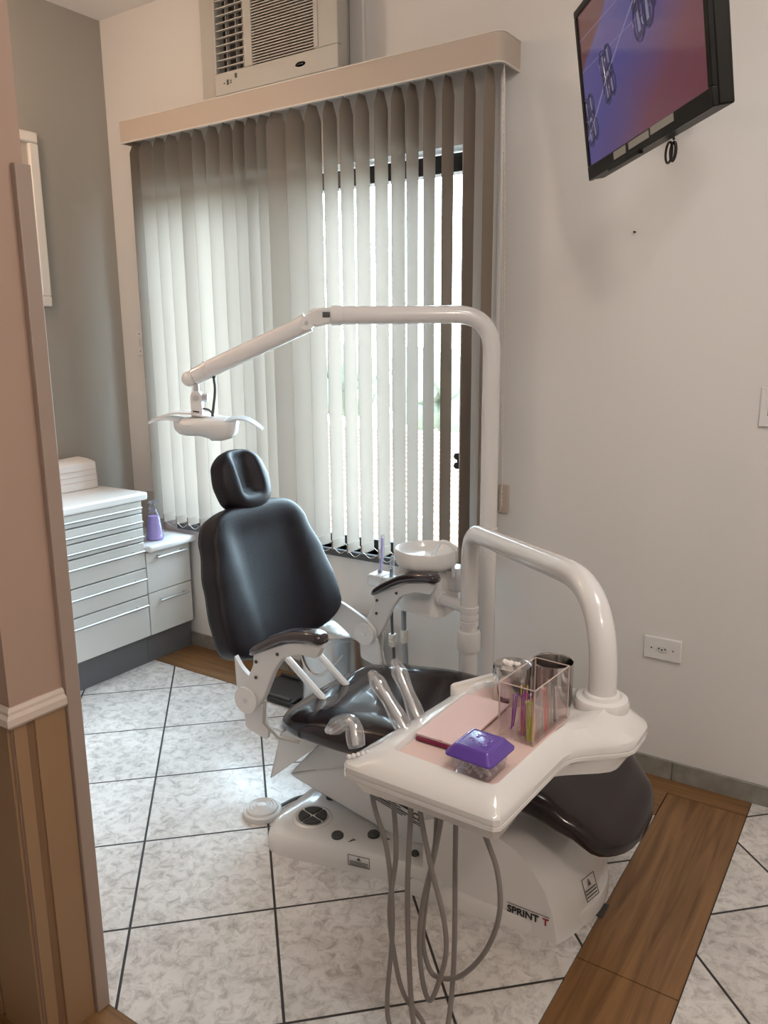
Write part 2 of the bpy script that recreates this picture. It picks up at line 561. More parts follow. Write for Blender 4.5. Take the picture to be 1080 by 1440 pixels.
struct(obj('ceiling', box(B(), (-.15, -5.1, H), (5.3, .15, H + .1)), M_['ceil'], smooth=False))
bm = B()
box(bm, (-.15, 0, -.08), (WX0, .16, H)); box(bm, (WX1, 0, -.08), (5.3, .16, H))
box(bm, (WX0, 0, -.08), (WX1, .16, WZ0)); box(bm, (WX0, 0, WZ1), (WX1, .16, H))
struct(obj('wall_back', bm, M_['wall'], smooth=False))
struct(obj('wall_left', box(B(), (-.15, -5.1, -.08), (0, 0, H)), M_['grey'], smooth=False))
struct(obj('wall_right', box(B(), (5.2, -5.1, -.08), (5.3, 0, H)), M_['wall'], smooth=False))
struct(obj('wall_front', box(B(), (0, -5.1, -.08), (5.2, -5.0, H)), M_['wall'], smooth=False))

# wall stub beside the camera: painted above, panelled below, its end cased
struct(obj('wall_entry', box(B(), (0, -1.815, -.08), (1.857, -1.675, H)), M_['hallwall'], smooth=False))
bm = B()
box(bm, (1.857, -1.700, 0), (1.872, -1.668, 1.79))                    # casing strip on the room edge
o = struct(obj('trim_%d' % k, bm, M_['jamb'], bevel=.002)); k += 1
bm = B()                                                               # chair rail, end and front
prof = [(0, -.020), (.010, -.020), (.017, -.012), (.017, .002), (.010, .008), (.010, .014), (.005, .020), (0, .020)]
zc = .765
path = [(Vector((1.857, -1.702, zc)), Vector((1, 0, 0))), (Vector((1.857, -1.815, zc)), Vector((1, -1, 0))), (Vector((.4, -1.815, zc)), Vector((0, -1, 0)))]
loft(bm, [[p + d * a + Vector((0, 0, b_)) for a, b_ in prof] for p, d in path])
o = struct(obj('trim_%d' % k, bm, M_['rail'])); k += 1
bm = B()                                                               # lower panelling boards with grooves
for y0, y1 in ((-1.815, -1.788), (-1.770, -1.7015)):
    box(bm, (1.857, y0, 0), (1.8635, y1, zc - .019))
for x1 in (1.857, 1.70, 1.55, 1.40):
    box(bm, (x1 - .147, -1.822, 0), (x1 - .006, -1.815, zc - .019))
o = struct(obj('trim_%d' % k, bm, M_['panel'], bevel=.0015)); k += 1
bm = B()
box(bm, (1.857, -1.789, 0), (1.8595, -1.769, zc - .019))
o = struct(obj('trim_%d' % k, bm, M_['groove'], smooth=False)); k += 1

# skirting along the window wall
for i, (x0, x1) in enumerate(((.36, .62), (.62, 1.0), (1.0, 1.38), (1.38, 1.76), (1.76, 2.14), (2.14, 2.52), (2.52, 2.70), (2.70, 3.08), (3.08, 3.46), (3.46, 5.2))):
    o = struct(obj('baseboard_back', box(B(), (x0 + .0015, -.012, 0), (x1 - .0015, 0, .066)), M_['skirt'], bevel=.001))

# window
win = struct(obj('window_1', box(B(), (WX0, .045, WZ1 - .075), (WX1, .10, WZ1 - .012)), M_['frame'], bevel=.003))
bm = B()
box(bm, (WX0, .045, WZ0), (WX0 + .05, .10, WZ1 - .075)); box(bm, (WX1 - .02, .045, WZ0), (WX1, .10, WZ1 - .075))
box(bm, (WX0 + .05, .045, WZ0), (WX1 - .02, .10, WZ0 + .05)); box(bm, (1.085, .045, WZ0 + .05), (1.125, .10, WZ1 - .075))
obj('window_frame', bm, M_['frame'], win, bevel=.003)
obj('pane', box(B(), (WX0 + .05, .07, WZ0 + .05), (1.085, .074, WZ1 - .075)), M_['glass'], win, smooth=False)
obj('pane', box(B(), (1.125, .07, WZ0 + .05), (WX1 - .02, .074, WZ1 - .075)), M_['glass'], win, smooth=False)
bm = B()
for dz in (0, -.035):
    lathe(bm, [(0, -.012), (.013, -.012), (.015, 0), (.013, .012), (0, .012)], (1.842, .028, 1.05 + dz), 16, Matrix.Rotation(PI / 2, 3, 'X'))
box(bm, (1.835, .03, 1.0), (1.850, .048, 1.065))
obj('latch', bm, M_['black'], win)
obj('sill', box(B(), (WX0 - .02, -.015, WZ0 - .03), (WX1 + .02, .16, WZ0)), M_['sill'], win, bevel=.003)

# ------------------------------------------------------------------ outside the window
struct(obj('ground', box(B(), (-30, 1.0, -4.0), (30, 60, -3.8)), M_['ground'], smooth=False))
t = thing('neighbouring_house', 'pale house with terracotta tiled roof seen through the blind slats', 'house', (-3, 9, -3.8))
obj('wall', box(B(), (-11, 8.2, -3.8), (6, 14, -1.3)), M_['plaster'], t, smooth=False)
bm = B()
for i in range(22):
    f0, f1 = i / 22, (i + 1) / 22
    y0, y1 = 7.6 + 3.6 * f0, 7.6 + 3.6 * f1; z0, z1 = -1.55 + 1.25 * f0, -1.55 + 1.25 * f1
    prism(bm, [(-11.5, y0, z0), (-11.5, y1 + .03, z1), (-11.5, y1 + .03, z1 - .05), (-11.5, y0, z0 - .0)] if False else
          [(-11.5, y0, z0 + .05), (-11.5, y1 + .03, z1 + .02), (-11.5, y1 + .03, z1 - .03), (-11.5, y0, z0)], (18, 0, 0))
obj('roof', bm, M_['roof'], t, smooth=False)
t = thing('garden_wall', 'low pale wall with a tiled coping below the window', 'wall', (-1, 4.2, -3.8))
obj('wall', box(B(), (-7, 4.1, -3.8), (6, 4.3, -.78)), M_['plaster'], t, smooth=False)
obj('coping', prism(B(), [(-7, 3.95, -.78), (-7, 4.45, -.78), (-7, 4.2, -.62)], (13, 0, 0)), M_['roof'], t, smooth=False)
for i, (x, y, r, h) in enumerate(((-18.5, 25, 2.6, 1.3), (-12.2, 25, 2.4, .9))):
    t = thing('tree', ('taller green tree further left' if i == 0 else 'smaller green tree further right') + ' behind the tiled roof outside', 'tree', (x, y, -3.8), 'trees outside the window')
    bm = B(); tube(bm, [(x, y, -3.8), (x + .1, y, -2.2), (x, y, -1.0)], lambda q: .25 - .1 * q, 10); obj('trunk', bm, M_['tan'], t)
    bm = B()
    for j in range(16):
        a = random.random() * 2 * PI; e = random.uniform(-.6, 1)
        c = (x + math.cos(a) * r * .6, y + math.sin(a) * r * .6, h - 1.6 + e * 1.1)
        bmesh.ops.create_icosphere(bm, subdivisions=2, radius=r * random.uniform(.3, .5), matrix=Matrix.Translation(c))
    for v in bm.verts: v.co += Vector((random.uniform(-1, 1), random.uniform(-1, 1), random.uniform(-1, 1))) * .12
    obj('crown', bm, M_['leaf'], t)

# ------------------------------------------------------------------ vertical blind
VZ0, VZ1 = 2.328, 2.413
bl = thing('vertical_blind', 'beige vertical blind with half-open slats and fabric valance over the window', 'blind', (1.15, -.07, .63))
def valance_loop(d, z0, z1):
    pts = [(.25 + d, 0.0), (.25 + d, -.13 + d)] if True else None
    x1 = 2.068 - d; y1 = -.135 + d
    out = [Vector((.25 + d, -.001)), Vector((.25 + d, y1))]
    c = Vector((x1 - .03, y1 + .03))
    for i in range(9):
        a = -PI / 2 + (PI / 2) * i / 8
        out.append(c + Vector((math.cos(a), math.sin(a))) * .03)
    out.append(Vector((x1, -.001)))
    return out
bm = B()
oo, ii = valance_loop(0, 0, 0), valance_loop(.006, 0, 0)
sec = []
for a, b_ in zip(oo, ii):
    sec.append([Vector((a.x, a.y, VZ0)), Vector((a.x, a.y, VZ1)), Vector((b_.x, b_.y, VZ1)), Vector((b_.x, b_.y, VZ0))])
loft(bm, sec)
box(bm, (.256, -.129, VZ1 - .004), (2.04, -.001, VZ1 - .001))
obj('valance', bm, M_['valance'], bl)
bm = B()
for z in (VZ0 - .003, VZ1):
    sec = []
    for a, b_ in zip(valance_loop(-.002, 0, 0), ii):
        sec.append([Vector((a.x, a.y, z)), Vector((a.x, a.y, z + .004)), Vector((b_.x, b_.y, z + .004)), Vector((b_.x, b_.y, z))])
    loft(bm, sec)
obj('valance_edging', bm, M_['valedge'], bl)
obj('head_rail', box(B(), (.27, -.10, 2.345), (2.04, -.06, 2.385)), M_['white'], bl, bevel=.003)
slats = [(.291, 90), (.353, 88), (.436, 90), (.512, 90), (.596, 86), (.668, 96), (.752, 90), (.831, 88), (.903, 90), (.965, 90),
         (1.034, 80), (1.095, 60), (1.185, 72), (1.271, 84), (1.350, 92), (1.425, 92), (1.495, 91), (1.576, 92), (1.647, 90), (1.706, 93),
         (1.774, 92), (1.846, 92), (1.927, 92), (2.000, 93)]
SW = .089
for i, (x, th) in enumerate(slats):
    a = math.radians(th); d = Vector((math.cos(a), math.sin(a), 0)); n_ = Vector((-d.y, d.x, 0))
    c = Vector((x, -.080, 0)); zb = .648 + random.uniform(-.004, .004)
    tw = math.radians(random.uniform(-2.5, 2.5))
    loops = []
    for f in (0, .008, .016, .03, .15, .3, .45, .6, .75, .9, 1):
        z = 2.335 + (zb - 2.335) * f
        aa = a + tw * math.sin(PI * f)
        d = Vector((math.cos(aa), math.sin(aa), 0)); n_ = Vector((-d.y, d.x, 0))
        w = SW / 2 * min(1., .45 + f * 19)
        row = []
        for j in range(7):
            e = -1 + 2 * j / 6
            row.append(c + d * (e * w) + n_ * (.0035 * (1 - e * e)) + Vector((0, 0, z)))
        back = [p - n_ * .0011 for p in row[::-1]]
        loops.append(row + back)
    s_ = obj('slat', loft(B(), loops), M_['slat'], bl)
    bm = B()
    box(bm, (-.043, -.0032, -.038), (.043, .0032, 0), Matrix.Translation(c + Vector((0, 0, zb + .039))) @ Matrix.Rotation(a, 4, 'Z'))
    obj('hem_weight', bm, M_['slat'], s_)
    if i < len(slats) - 1:                                             # bead chain linking the hems
        x2, th2 = slats[i + 1]
        for e in (-1, 1):
            a2 = math.radians(th2)
            p = c + Vector((math.cos(a), math.sin(a), 0)) * (.040 * e); p2 = Vector((x2, -.08, 0)) + Vector((math.cos(a2), math.sin(a2), 0)) * (.040 * e)
            p.z = p2.z = zb + .012
            md = (p + p2) / 2; md.z -= .022
            bm = B(); tube(bm, spline([p, md, p2], 6), .0011, 5)
            obj('linking_chain', bm, M_['valedge'], s_)
cp = [(2.058, -.10, 2.33)] + [(2.060 + .012 * math.sin(f * 2), -.100 + .03 * f, 2.33 - 1.38 * f) for f in (.25, .5, .75, 1.)]
cpath = spline(cp, 40)
cpath2 = spline([(2.050, -.085, 2.33), (2.055, -.07, 1.6), (2.064, -.06, .98), (2.062, -.05, .90), (2.045, -.045, .868), (2.035, -.045, .87)], 40)
bm = B()
tube(bm, cpath, .0012, 5); tube(bm, cpath2, .0012, 5)
for pth in (cpath, cpath2):
    acc = 0; last = pth[0]
    for p in pth[1:]:
        acc += (p - last).length; last = p
        if acc > .013:
            acc = 0; bmesh.ops.create_icosphere(bm, subdivisions=1, radius=.0028, matrix=Matrix.Translation(p))
obj('bead_chain', bm, M_['valedge'], bl)
bm = B(); box(bm, (2.03, -.012, .86), (2.068, 0, .965)); obj('chain_holder', bm, M_['valance'], bl, bevel=.003)
bm = B(); cyl(bm, (2.022, -.03, 2.33), (2.022, -.03, .64), .008, 10); obj('cord_cover', bm, M_['white'], bl)

# ------------------------------------------------------------------ air conditioner
ac = thing('air_conditioner', 'cream window air conditioner set in the wall above the blind valance', 'air conditioner', (1.14, -.07, 2.42))
AX0, AX1, AZ0, AZ1, AY = .838, 1.438, 2.418, 2.83, -.14
bm = B(); box(bm, (.72, -.09, AZ0 + .01), (1.40, -.001, AZ1)); obj('casing', bm, M_['acw'], ac, bevel=.004)
bm = B()
box(bm, (AX0, AY, AZ0), (AX1, AY + .02, AZ0 + .078)); box(bm, (AX0, AY, AZ1 - .03), (AX1, AY + .02, AZ1))
box(bm, (AX0, AY, AZ0 + .078), (AX0 + .012, AY + .02, AZ1 - .03)); box(bm, (.995, AY, AZ0 + .078), (1.036, AY + .02, AZ1 - .03)); box(bm, (1.330, AY, AZ0 + .078), (AX1, AY + .02, AZ1 - .03))
prism(bm, [(AX0, AY + .02, AZ0), (AX0, -.085, AZ0 + .012), (AX0, -.085, AZ1), (AX0, AY + .02, AZ1)], (.012, 0, 0))
prism(bm, [(AX1 - .012, AY + .02, AZ0), (AX1 - .012, -.085, AZ0 + .012), (AX1 - .012, -.085, AZ1), (AX1 - .012, AY + .02, AZ1)], (.012, 0, 0))
prism(bm, [(AX0, AY + .02, AZ0), (AX0, -.085, AZ0 + .012), (AX0, -.085, AZ0 + .022), (AX0, AY + .02, AZ0 + .012)], (AX1 - AX0, 0, 0))
obj('front_panel', bm, M_['acw'], ac, bevel=.003)
bm = B(); box(bm, (AX0 + .012, -.095, AZ0 + .06), (AX1 - .02, -.092, AZ1 - .02)); obj('dark_inside', bm, M_['acdark'], ac, smooth=False)
g_ = obj('louvre_frame', box(B(), (AX0 + .010, AY + .004, AZ0 + .072), (.997, AY + .016, AZ0 + .080)), M_['acw'], ac)
for i in range(11):
    z = AZ0 + .098 + i * .026
    bm = B(); box(bm, (AX0 + .012, AY + .005, z), (.995, AY + .016, z + .004)); obj('louvre', bm, M_['acslat'], g_, smooth=False)
for x in (.89, .94, .975):
    bm = B(); box(bm, (x, AY + .018, AZ0 + .078), (x + .003, AY + .034, AZ1 - .03)); obj('vane', bm, M_['acslat'], g_, smooth=False)
bm = B()
for i in range(34):
    z = AZ0 + .082 + i * .0098
    if z > AZ1 - .035: break
    prism(bm, [(1.036, AY + .003, z), (1.036, AY + .018, z + .003), (1.036, AY + .018, z + .0065), (1.036, AY + .003, z + .0045)], (.294, 0, 0))
obj('intake_grille', bm, M_['acslat'], ac, smooth=False)
bm = B(); box(bm, (1.333, AY - .003, AZ0 + .082), (1.352, AY, AZ1 - .02)); obj('grille_handle', bm, M_['acw'], ac, bevel=.001)
bm = B()
box(bm, (.945, AY - .0012, AZ0 + .050), (.956, AY, AZ0 + .066)); box(bm, (.902, AY - .0012, AZ0 + .032), (.912, AY, AZ0 + .050)); box(bm, (.920, AY - .0012, AZ0 + .036), (.926, AY, AZ0 + .040)); box(bm, (.920, AY - .0012, AZ0 + .043), (.926, AY, AZ0 + .047))
box(bm, (.886, AY - .0012, AZ0 + .037), (.891, AY, AZ0 + .042))
obj('control_panel', bm, M_['dkgrey'], ac, smooth=False)
bm = B(); lathe(bm, [(0, -.0012), (.024, -.0012), (.024, 0), (0, 0)], (1.268, AY, AZ0 + .040), 24, Matrix.Rotation(PI / 2, 3, 'X') @ Matrix.Diagonal((1, .36, 1)))
lg = obj('badge', bm, M_['sticker'], ac)
bm = B()
for i in range(5): box(bm, (1.254 + i * .006, AY - .0020, AZ0 + .037), (1.258 + i * .006, AY - .0010, AZ0 + .043))
obj('badge_lettering', bm, M_['ink'], lg, smooth=False)
bm = B(); lathe(bm, [(0, .003), (.005, .003), (.005, 0)], (1.405, -.092, AZ0 + .03), 10, Matrix.Rotation(PI / 2, 3, 'X')); obj('screw', bm, M_['dkgrey'], ac)
bm = B()
box(bm, (1.402, -.02, 2.40), (1.462, 0, H - .02)); box(bm, (.655, -.02, 2.40), (.718, 0, H - .02)); box(bm, (.718, -.02, 2.835), (1.402, 0, H - .02))
struct(obj('trim_%d' % k, bm, M_['wall'], bevel=.003)); k += 1

# ------------------------------------------------------------------ television on a wall arm
TL, TBL, TBR = Vector((2.382, -.363, 2.324)), Vector((2.431, -.324, 1.904)), Vector((2.873, -.892, 1.902))
tx = (TBR - TBL).normalized(); ty = (TL - TBL); ty = (ty - tx * ty.dot(tx)).normalized(); tz = tx.cross(ty)   # tz: out of the screen
TW, TH = .72, .425
def tp(x, y, z=0): return TBL + tx * x + ty * y + tz * z
def tbox(bm, a, b_):
    x0, y0, z0 = a; x1, y1, z1 = b_
    loft(bm, [[tp(x0, y0, z), tp(x1, y0, z), tp(x1, y1, z), tp(x0, y1, z)] for z in (z0, z1)])
    return bm
tv = thing('television', 'black flat television on a wall arm showing metal braces on teeth', 'television', tp(TW / 2, 0, -.03))
bm = B()
tbox(bm, (0, 0, -.012), (TW, .036, 0)); tbox(bm, (0, TH - .018, -.012), (TW, TH, 0)); tbox(bm, (0, .036, -.012), (.018, TH - .018, 0)); tbox(bm, (TW - .018, .036, -.012), (TW, TH - .018, 0))
obj('bezel', bm, M_['tvblack'], tv, bevel=.002)
bm = B(); tbox(bm, (.002, .002, -.045), (TW - .002, TH - .002, -.012)); tbox(bm, (.12, .07, -.065), (TW - .12, TH - .07, -.045)); obj('back_shell', bm, M_['tvside'], tv, bevel=.004)
# screen picture: violet with a brick-red corner, done in the screen's own plane
sm = bpy.data.materials.new('screen_picture'); sm.use_nodes = True
nt = sm.node_tree; b_ = nt.nodes['Principled BSDF']
b_.inputs['Base Color'].default_value = (.004, .004, .004, 1); b_.inputs['Roughness'].default_value = .12
uvn = nt.nodes.new('ShaderNodeUVMap'); sp = nt.nodes.new('ShaderNodeSeparateXYZ'); nt.links.new(uvn.outputs[0], sp.inputs[0])
nz = nt.nodes.new('ShaderNodeTexNoise'); nz.inputs['Scale'].default_value = 2.2; nz.inputs['Detail'].default_value = 1.5; nt.links.new(uvn.outputs[0], nz.inputs['Vector'])
def MA(op, a, b2, c=None):
    n = nt.nodes.new('ShaderNodeMath'); n.operation = op
    for i, v in enumerate((a, b2, c)):
        if v is None: continue
        if isinstance(v, (int, float)): n.inputs[i].default_value = v
        else: nt.links.new(v, n.inputs[i])
    return n.outputs[0]
d1 = MA('ADD', MA('MULTIPLY', sp.outputs[0], 1.0), MA('MULTIPLY', sp.outputs[1], -.9))
d2 = MA('ADD', d1, MA('MULTIPLY', nz.outputs['Fac'], .25))
rp = nt.nodes.new('ShaderNodeValToRGB'); nt.links.new(MA('MULTIPLY_ADD', d2, .62, .42), rp.inputs[0])
E_ = rp.color_ramp.elements
E_[0].position = .0; E_[0].color = (.10, .042, .043, 1)
E_[1].position = 1.; E_[1].color = (.115, .036, .048, 1)
for pos, c in ((.17, (.11, .048, .05, 1)), (.19, (.085, .072, .19, 1)), (.44, (.070, .060, .18, 1)), (.60, (.085, .056, .14, 1)), (.78, (.12, .042, .062, 1))):
    e = E_.new(pos); e.color = c
nt.links.new(rp.outputs[0], b_.inputs['Emission Color']); b_.inputs['Emission Strength'].default_value = 1.0
bm = B()
q = [bm.verts.new(tp(*p, -.004)) for p in ((.018, .036), (TW - .018, .036), (TW - .018, TH - .018), (.018, TH - .018))]
q2 = [bm.verts.new(tp(*p, -.006)) for p in ((.018, .036), (TW - .018, .036), (TW - .018, TH - .018), (.018, TH - .018))]
uvl = bm.loops.layers.uv.new('UVMap')
f = bm.faces.new(q); bm.faces.new(q2[::-1])
for i in range(4): bm.faces.new((q[i], q2[i], q2[(i + 1) % 4], q[(i + 1) % 4]))
for fc in bm.faces:
    for l in fc.loops:
        v = l.vert.co - TBL; l[uvl].uv = (v.dot(tx) / TW, v.dot(ty) / TH)
scr = obj('screen', bm, sm, tv, smooth=False)
E1 = emis('screen_metal_light', (.15, .145, .23), 1.); E2 = emis('screen_metal_dark', (.030, .026, .062), 1.); E3 = emis('screen_metal_mid', (.15, .14, .24), 1.)
def bracket(cx, cy, s, rot):
    c, s2 = math.cos(rot), math.sin(rot)
    def T(x, y, z): return tp(cx + (x * c - y * s2) * s, cy + (x * s2 + y * c) * s, z)
    def q_(bm, x0, y0, x1, y1, z):
        loft(bm, [[T(x0, y0, zz), T(x1, y0, zz), T(x1, y1, zz), T(x0, y1, zz)] for zz in (-.0042, z)])
    bm = B()
    for x0, y0, x1, y1 in ((-.45, .12, -.12, .95), (.12, .12, .45, .95), (-.45, -.95, -.12, -.12), (.12, -.95, .45, -.12), (-.6, -.25, .6, .25)): q_(bm, x0, y0, x1, y1, -.0036)
    w_ = obj('picture_bracket', bm, E2, scr, smooth=False)
    bm = B()
    for x0, y0, x1, y1 in ((-.36, .3, -.2, .85), (.2, .3, .36, .85), (-.36, -.8, -.2, -.3), (.2, -.8, .36, -.3), (-.4, -.05, .4, .12)): q_(bm, x0, y0, x1, y1, -.0033)
    for x0, y0, x1, y1 in ((-.12, .55, .12, .75), (-.12, -.75, .12, -.55)): q_(bm, x0, y0, x1, y1, -.0033)
    obj('picture_highlight', bm, E1, w_, smooth=False)
    bm = B()
    for ox, oy, rx, ry in ((-.30, .55, .34, .52), (.30, .50, .32, .50), (-.26, -.55, .36, .50), (.34, -.52, .34, .48), (0, 0, .22, .85)):
        tube(bm, [T(ox + rx * math.cos(a * PI / 10), oy + ry * math.sin(a * PI / 10), -.0036) for a in range(21)], .0022, 6)
    obj('picture_tie', bm, E2, w_)
bracket(.42, .31, .085, .15); bracket(.195, .215, .062, .2); bracket(.052, .145, .06, .2)
bm = B()
p0, p1 = tp(.02, .10, -.0038), tp(.62, .43 - .02, -.0038)
tube(bm, [p0, tp(.195, .215, -.0038), tp(.42, .33, -.0038), tp(.50, TH - .02, -.0038)], .0022, 6)
obj('picture_wire', bm, E3, scr)
bm = B()
for cx, cy, s in ((.485, .275, .016), (.51, .30, .010)):
    tube(bm, [tp(cx + math.cos(a * PI / 8) * s * .6, cy + math.sin(a * PI / 8) * s, -.0036) for a in range(17)], .003, 6)
obj('picture_hook', bm, E2, scr)
bm = B()
for y in (.27, .345): tbox(bm, (.018, y, -.0039), (TW - .018, y + .0016, -.0036))
obj('picture_gridline', bm, E3, scr, smooth=False)
bm = B()
for x0, x1, y0, y1 in ((.20, .28, .014, .032), (.30, .42, .016, .032), (.43, .55, .018, .034)): tbox(bm, (x0, y0, 0), (x1, y1, .0006))
obj('bezel_sticker', bm, M_['sticker'], tv, smooth=False)
bm = B(); tbox(bm, (.16, -.006, -.010), (.36, .006, .004)); obj('control_strip', bm, M_['tvside'], tv, bevel=.002)
bm = B()
mc = tp(TW / 2, TH / 2, -.065)
tbox(bm, (.26, .11, -.075), (.46, .31, -.063))
tube(bm, [mc, (mc.x + .06, -.25, mc.z)], .018, 10); tube(bm, [(mc.x + .06, -.25, mc.z), (mc.x - .15, -.02, mc.z)], .018, 10)
box(bm, (mc.x - .20, -.02, mc.z - .05), (mc.x - .10, -.0005, mc.z + .12))
obj('wall_arm', bm, M_['black'], tv)
bm = B()
cc = tp(.44, -.02, -.045)
for j, (dx, r) in enumerate(((0, .020), (.006, .017), (-.005, .022))):
    tube(bm, [cc + tx * (dx + math.cos(a * PI / 10) * r * .8) + Vector((0, 0, math.sin(a * PI / 10) * r - .005)) + tz * (.004 * j) for a in range(21)], .0028, 6)
tube(bm, [cc + Vector((0, 0, .02)), tp(.40, .10, -.05)], .003, 6)
obj('cable', bm, M_['black'], tv)

# ------------------------------------------------------------------ wall plates
def plate(name, label, cat, c, w, h, mods):
    x, z = c
    t = thing(name, label, cat, (x, 0, z - h / 2))
    bm = B(); box(bm, (x - w / 2, -.009, z - h / 2), (x + w / 2, 0, z + h / 2)); obj('cover_plate', bm, M_['white'], t, bevel=.003)
    mods(t, x, z); return t
def m_socket(t, x, z):
    bm = B(); pts = [(x + .020 * sx, z + sz) for sx, sz in ((-1, 0), (-.6, .010), (.6, .010), (1, 0), (.6, -.010), (-.6, -.010))]
    prism(bm, [(a, -.0095, b2) for a, b2 in pts], (0, -.002, 0)); s = obj('socket_face', bm, M_['labelw'], t, bevel=.0006)
    for dx in (-.010, 0, .010):
        bm = B(); cyl(bm, (x + dx, -.0112, z + (.002 if dx else -.001)), (x + dx, -.0125, z + (.002 if dx else -.001)), .0028, 10); obj('pin_hole', bm, M_['ink'], s)
    for dx in (-.035, .035):
        bm = B(); cyl(bm, (x + dx, -.0088, z), (x + dx, -.0105, z), .0026, 10); obj('screw', bm, M_['dkgrey'], t)
plate('wall_socket', 'white horizontal power socket low on the right-hand wall', 'socket', (2.640, .461), .122, .078, m_socket)
def m_double(t, x, z):
    bm = B(); box(bm, (x - .026, -.011, z - .02), (x - .010, -.008, z + .02)); obj('rocker', bm, M_['labelw'], t, bevel=.001)
    bm = B(); lathe(bm, [(0, .012), (.011, .012), (.012, .008), (.012, 0)], (x + .016, 0, z), 20, Matrix.Rotation(PI / 2, 3, 'X') @ Matrix.Diagonal((.85, 1.6, 1))); obj('round_socket', bm, M_['black'], t)
    for dx, dz in ((-.018, .04), (-.018, -.04), (.016, .04), (.016, -.04)):
        bm = B(); cyl(bm, (x + dx, -.008, z + dz), (x + dx, -.0105, z + dz), .003, 8); obj('screw', bm, M_['dkgrey'], t)
plate('switch_plate', 'white double plate with a rocker and black socket left of the blind', 'switch', (.150, 1.480), .082, .122, m_double)
def m_switch(t, x, z):
    bm = B(); box(bm, (x - .012, -.016, z - .024), (x + .014, -.008, z + .024)); obj('rocker', bm, M_['labelw'], t, bevel=.003)
    bm = B(); box(bm, (x - .014, -.0098, z - .026), (x + .016, -.0088, z + .026)); obj('rocker_gap', bm, M_['ink'], t, smooth=False)
plate('light_switch', 'white light switch at the right edge of the wall', 'switch', (2.908, 1.275), .074, .118, m_switch)
tag(obj('wall_nail', cyl(B(), (2.470, -.012, 1.800), (2.470, 0, 1.800), .0028, 8), M_['ink']), 'tiny dark nail in the bare wall below the television', 'nail')

pf = thing('picture_frame', 'white framed picture hanging on the grey wall', 'picture frame', (0, -.72, 1.637))
bm = B(); y0, y1, z0, z1 = -1.05, -.386, 1.637, 2.353; w = .045
for a, b2 in (((y0, z0), (y1, z0 + w)), ((y0, z1 - w), (y1, z1)), ((y0, z0 + w), (y0 + w, z1 - w)), ((y1 - w, z0 + w), (y1, z1 - w))):
    box(bm, (0.001, a[0], a[1]), (.028, b2[0], b2[1]))
obj('moulding', bm, M_['frame_w'], pf, bevel=.006)
bm = B(); box(bm, (.001, y0 + w, z0 + w), (.012, y1 - w, z1 - w)); obj('picture', bm, M_['pic'], pf, smooth=False)

# ------------------------------------------------------------------ cabinets
FX = .40
CY1 = -.285
cab = thing('drawer_cabinet', 'tall white cabinet of six drawers with long bar handles', 'cabinet', (.2, -.75, 0))
obj('carcass', box(B(), (.002, -1.22, .14), (FX - .018, CY1 - .001, .785)), M_['gap'], cab, smooth=False)  # coloured dark so the gaps between drawers look shaded
obj('plinth', box(B(), (.002, -1.22, 0), (FX - .03, CY1 - .001, .14)), M_['plinth'], cab, smooth=False)
lv = [.785, .726, .660, .594, .468, .340, .138]
hz = [.768, .704, .635, .567, .436, .309]
for i in range(6):
    z1, z0 = lv[i] - .003, lv[i + 1] + .003
    d = obj('drawer', box(B(), (FX - .018, -1.218, z0), (FX, CY1 - .003, z1)), M_['lam'], cab, bevel=.0015)
    z = hz[i] - .012
    bm = B(); cyl(bm, (FX + .024, -1.17, z), (FX + .024, CY1 - .022, z), .0055, 12)
    for y in (-1.1, -.7, CY1 - .07): cyl(bm, (FX, y, z), (FX + .024, y, z), .004, 8)
    obj('handle', bm, M_['alu'], d)
bm = B(); box(bm, (.002, -1.23, .786), (FX + .020, CY1 + .022, .822)); tag(obj('worktop', bm, M_['top'], bevel=.010, seg=4), 'thick white worktop on the tall six-drawer cabinet', 'worktop')
lc = thing('low_cabinet', 'low white cabinet of two drawers beside the window', 'cabinet', (.2, -.16, 0))
obj('carcass', box(B(), (.002, CY1, .14), (FX - .018, -.024, .535)), M_['gap'], lc, smooth=False)  # same dark colour, painting shade into this cabinet's drawer gaps
obj('plinth', box(B(), (.002, CY1, 0), (FX - .03, -.016, .14)), M_['plinth'], lc, smooth=False)
for z0, z1, hz_ in ((.345, .535, .510), (.140, .341, .300)):
    d = obj('drawer', box(B(), (FX - .018, CY1 + .003, z0), (FX, -.022, z1)), M_['lam'], lc, bevel=.0015)
    bm = B(); cyl(bm, (FX + .024, -.235, hz_), (FX + .024, -.055, hz_), .0055, 12)
    for y in (-.215, -.075): box(bm, (FX, y - .006, hz_ - .006), (FX + .024, y + .006, hz_ + .006))
    obj('handle', bm, M_['alu'], d)
bm = B(); box(bm, (.002, CY1 + .001, .540), (FX + .035, -.001, .572)); tag(obj('worktop', bm, M_['top'], bevel=.012, seg=4), 'white ledge worktop over the low two-drawer cabinet', 'worktop')

# things on the worktops
bm = B()
x0, x1, y0, y1, zb, zt = .02, .13, -.50, -.305, .823, .945
loft(bm, [[Vector((x0, y0, zb)), Vector((x1, y0, zb)), Vector((x1, y1, zb)), Vector((x0, y1, zb))],
          [Vector((x0, y0, zt)), Vector((x1 - .004, y0, zt - .004)), Vector((x1 - .004, y1 - .003, zt)), Vector((x0, y1 - .003, zt + .008))],
          [Vector((x0, y0, zt + .012)), Vector((x1 - .035, y0 + .01, zt + .010)), Vector((x1 - .035, y1 - .02, zt + .014)), Vector((x0, y1 - .02, zt + .018))]])
pb = thing('paper_towel_stack', 'stack of folded white paper towels on the tall cabinet', 'paper towels', (.075, -.40, .823))
obj('folded_sheets', bm, M_['paper'], pb, bevel=.004)
bm = B()
for z in (.86, .885, .91): box(bm, (.03, -.498, z), (.1308, -.303, z + .0015))
